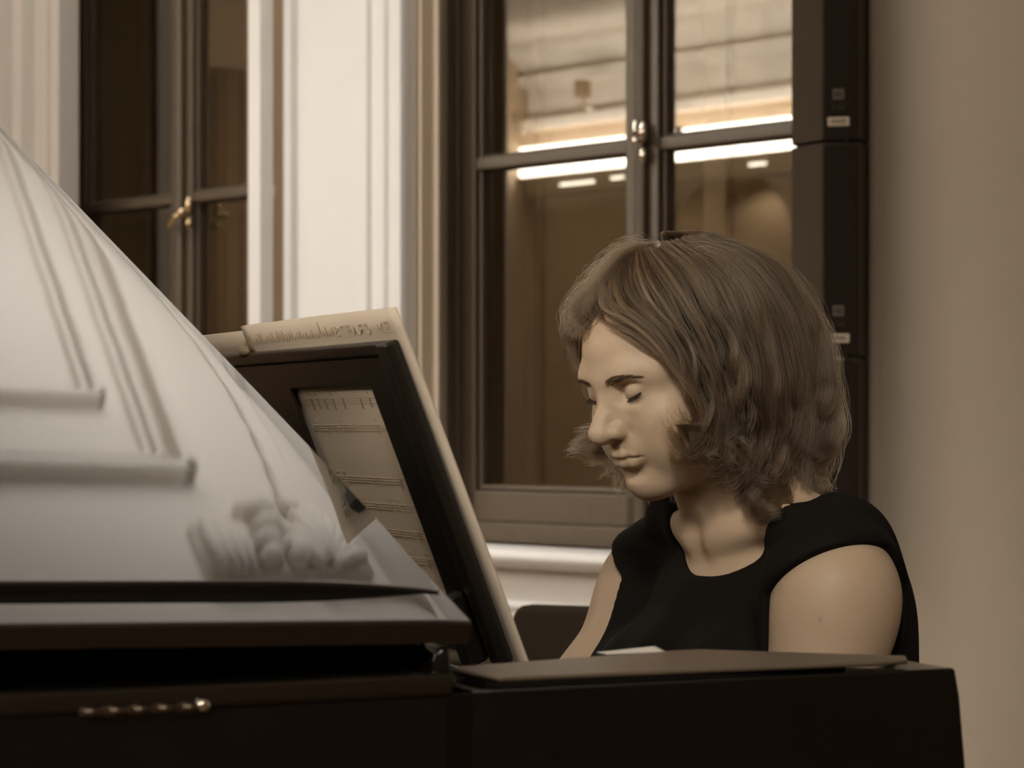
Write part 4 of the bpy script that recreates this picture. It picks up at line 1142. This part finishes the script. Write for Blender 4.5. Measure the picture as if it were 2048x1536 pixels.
back = resample([(0, .03, .160), (.0, .090, .140), (0, .140, .085), (0, .152, .020), (0, .140, -.045), (0, .120, -.085), (0, .135, -.105)])
mir = [g*np.array([-1, 1, 1]) for g in guides]
def fl(pts): return resample(pts)
strands = []; radii = []
def noise1(n, sc): return np.cumsum(rng.normal(size=(n, 3)), 0)*sc
tones = []
def lay(g0, g1, count, clumps=12, depth=.023, wave=.0062, frizz=.0014, rad=.00017, start=.35, curl=1.0, jit=.0085, cut=.22):
    """count strands between two guide curves, gathered into wavy locks of their own depth, wave and tone"""
    n = len(g0); s = np.linspace(0, 1, n)
    ct = (np.arange(clumps) + rng.random(clumps))/clumps; cph = rng.random(clumps)*6.28; cam_ = wave*(.5 + rng.random(clumps)); cfr = 1.3 + 1.7*rng.random(clumps)
    cdep = depth*rng.random(clumps); ctone = np.exp(rng.normal(size=clumps)*.38); clen = 1 - cut*rng.random(clumps)**2
    cdir = rng.normal(size=(clumps, 3)); cdir2 = rng.normal(size=(clumps, 3)); cf = 2 + 3*rng.random(clumps); cp = rng.random(clumps)*6.28
    for _ in range(count):
        c = rng.integers(clumps); t = np.clip(ct[c] + rng.normal()*.55/clumps, -.05, 1.05)
        tt = t + (ct[c] - t)*.80*s**.8
        p = g0*(1 - tt)[:, None] + g1*tt[:, None]
        out = p - HC; out /= np.linalg.norm(out, axis=1)[:, None]
        tg = np.gradient(p, axis=0); tg /= np.linalg.norm(tg, axis=1)[:, None] + 1e-9
        side = np.cross(tg, out); side /= np.linalg.norm(side, axis=1)[:, None] + 1e-9
        dep = cdep[c] + .0045*rng.normal() - .002
        ramp = np.clip(s*2.2, 0, 1)
        w_ = cam_[c]*(.22 + .55*s + 1.3*s**3)*curl
        ph_ = cph[c] + 6.283*cfr[c]*(s + .35*s*s)
        p = p - out*(dep*np.clip(s*4, .25, 1))[:, None] + side*(w_*np.sin(ph_)*ramp)[:, None] + out*(w_*.8*np.cos(ph_)*ramp)[:, None]
        p = p + (jit*s**1.2*np.sin(cf[c]*s + cp[c]))[:, None]*cdir[c] *.6 + (jit*.6*s*np.sin(2.3*cf[c]*s + cp[c]*2))[:, None]*cdir2[c]*.6
        nz = noise1(n, frizz*.2); p = p + nz*s[:, None] + rng.normal(size=3)*frizz*s[:, None]
        i0 = 0 if rng.random() > start else int(rng.random()*n*.45)
        i1 = max(i0 + 5, int(n*clen[c]*(1 - .18*rng.random()**2)))
        p = p[i0:i1]; strands.append(p); m_ = len(p); radii.append(rad*(.7 + .6*rng.random())*np.linspace(1, .35, m_)**.6)
        tones.append(np.full(m_, ctone[c]*(.8 + .4*rng.random())))
for k in range(len(guides) - 1):
    lay(guides[k], guides[k+1], 1100 if k == 0 else 1250, 14 if k == 0 else 16, curl=.45 if k == 0 else 1.0)
    lay(mir[k], mir[k+1], 650, 10, rad=.00018)
lay(guides[-1], back, 1700, 22, rad=.00017, wave=.0065); lay(guides[5], guides[8], 1500, 16, depth=.012); lay(guides[7], guides[9], 900, 12, depth=.004, wave=.006); lay(back, mir[-1], 900, 12, rad=.00018)
# over the top of the head from the parting to the far side, and the dark tuft at the far temple
top_l = [resample([hull(x, y) for x, y in g]) for g in (
 [(1300,492),(1248,512),(1204,550),(1172,594),(1154,630),(1148,660)], [(1320,486),(1270,505),(1222,550),(1186,598),(1162,634),(1154,676)], [(1270,503),(1228,545),(1196,590),(1180,625),(1172,648),(1160,690)])]
lay(top_l[0], top_l[1], 900, 14, depth=.010, wave=.0025); lay(top_l[1], top_l[2], 900, 14, depth=.012, wave=.0025)
ft = [fl([atY(*a) for a in g]) for g in (
 [(1172,610,2.33),(1152,640,2.36),(1146,668,2.40),(1152,700,2.43),(1160,735,2.45)], [(1200,615,2.31),(1172,640,2.33),(1160,662,2.37),(1162,690,2.42),(1166,730,2.45)])]
lay(ft[0], ft[1], 700, 8, depth=.004, wave=.0016, curl=.8)
# locks flicking out beyond the far cheek and hanging behind the chin
fk = [fl([atY(*a) for a in g]) for g in (
 [(1215,760,2.46),(1222,820,2.465),(1222,868,2.46),(1200,886,2.45),(1168,882,2.44),(1134,872,2.43)],
 [(1225,770,2.46),(1236,835,2.465),(1238,880,2.46),(1214,902,2.45),(1180,900,2.44),(1142,896,2.43)],
 [(1235,780,2.46),(1250,845,2.465),(1250,900,2.46),(1232,925,2.45),(1200,928,2.44),(1165,920,2.43)],
 [(1240,800,2.465),(1255,880,2.465),(1250,930,2.46),(1240,955,2.45),(1232,970,2.445),(1222,960,2.44)],
 [(1260,820,2.47),(1268,900,2.47),(1258,960,2.46),(1262,990,2.45),(1278,1010,2.445),(1292,1006,2.44)])]
for a, b, c_ in ((0, 1, 420), (1, 2, 330), (2, 3, 220), (3, 4, 260)): lay(fk[a], fk[b], c_, 5, depth=.004, wave=.0022, start=.1, rad=.00013)
fc = [fl([atY(*a) for a in g]) for g in (
 [(1290,880,2.49),(1288,950,2.49),(1296,1000,2.485),(1318,1030,2.48),(1342,1040,2.475)], [(1350,880,2.49),(1352,950,2.49),(1362,1000,2.485),(1374,1030,2.48),(1380,1046,2.475)])]
lay(fc[0], fc[1], 1200, 9, depth=.012, wave=.003, rad=.00018)
# loose curls over the neck on the near side
nc = [fl([over(x, y, False, .004, .016) for x, y in g]) for g in (
 [(1480,840),(1462,910),(1462,965),(1482,1005),(1512,1030),(1532,1024)], [(1565,840),(1580,920),(1574,985),(1552,1022),(1524,1036),(1500,1026)],
 [(1400,850),(1412,890),(1440,915),(1470,925),(1500,915)], [(1350,850),(1372,892),(1410,905),(1450,895),(1480,905)])]
lay(nc[0], nc[1], 1700, 9, depth=.012, wave=.0045, cut=.06, start=.1, jit=.004); lay(nc[3], nc[2], 800, 8, depth=.008, wave=.0045, cut=.1)
# frizz along the crown and the outline
for _ in range(1300):
    k = rng.integers(len(guides) - 1); t = rng.random(); g = guides[k]*(1 - t) + guides[k+1]*t if rng.random() < .6 else top_l[0]*(1 - t) + top_l[1]*t
    n = len(g); i0 = int(rng.random()*n*.7); i1 = min(n, i0 + 5 + int(rng.random()*10)); p = g[i0:i1].copy()
    if len(p) < 4: continue
    out = p - HC; out /= np.linalg.norm(out, axis=1)[:, None]; q_ = np.linspace(0, 1, len(p))
    amp = .003 + .016*rng.random()**1.6
    p = p + out*(.001 + amp*np.sin(q_*math.pi*(.5 + .5*rng.random())))[:, None] + noise1(len(p), .0007)
    strands.append(p); radii.append(np.full(len(p), .00011)); tones.append(np.full(len(p), 1.5))  # paler tone puts backlight into the colour of the frizz
hc = bpy.data.hair_curves.new('hair_strands')
hc.add_curves([len(p) for p in strands])
AP = np.concatenate(strands); AP = (np.c_[AP, np.ones(len(AP))] @ MHN.T)[:, :3]
hc.attributes['position'].data.foreach_set('vector', AP.astype(np.float32).ravel())
ra = hc.attributes.get('radius') or hc.attributes.new('radius', 'FLOAT', 'POINT'); ra.data.foreach_set('value', np.concatenate(radii).astype(np.float32))
ta = hc.attributes.new('tone', 'FLOAT', 'POINT'); ta.data.foreach_set('value', np.concatenate(tones).astype(np.float32))
hc.materials.append(M_HAIR)
ho_ = bpy.data.objects.new('strands', hc); COL.objects.link(ho_); ho_.parent = hair; ho_['kind'] = 'stuff'
print('strands', len(strands))
# ------------------------------------------------------------------ piano bench
bench = empty('piano_bench', MPN, 'black padded piano bench under the pianist', 'bench')
MB().box(-.28, .28, -.04, .27, .395, .452).build('seat', M_CHAIR, bench, None, bevel=.015, segs=3)
MB().box(-.265, .265, -.025, .255, .34, .396).build('apron', M_BLACK, bench, None, bevel=.004)
for a in (-.24, .24):
    for c in (0.0, .23): MB().tube([(a, c, .35), (a*1.02, c, 0)], [.022, .016], 14).build('leg', M_BLACK, bench, None, smooth=True)
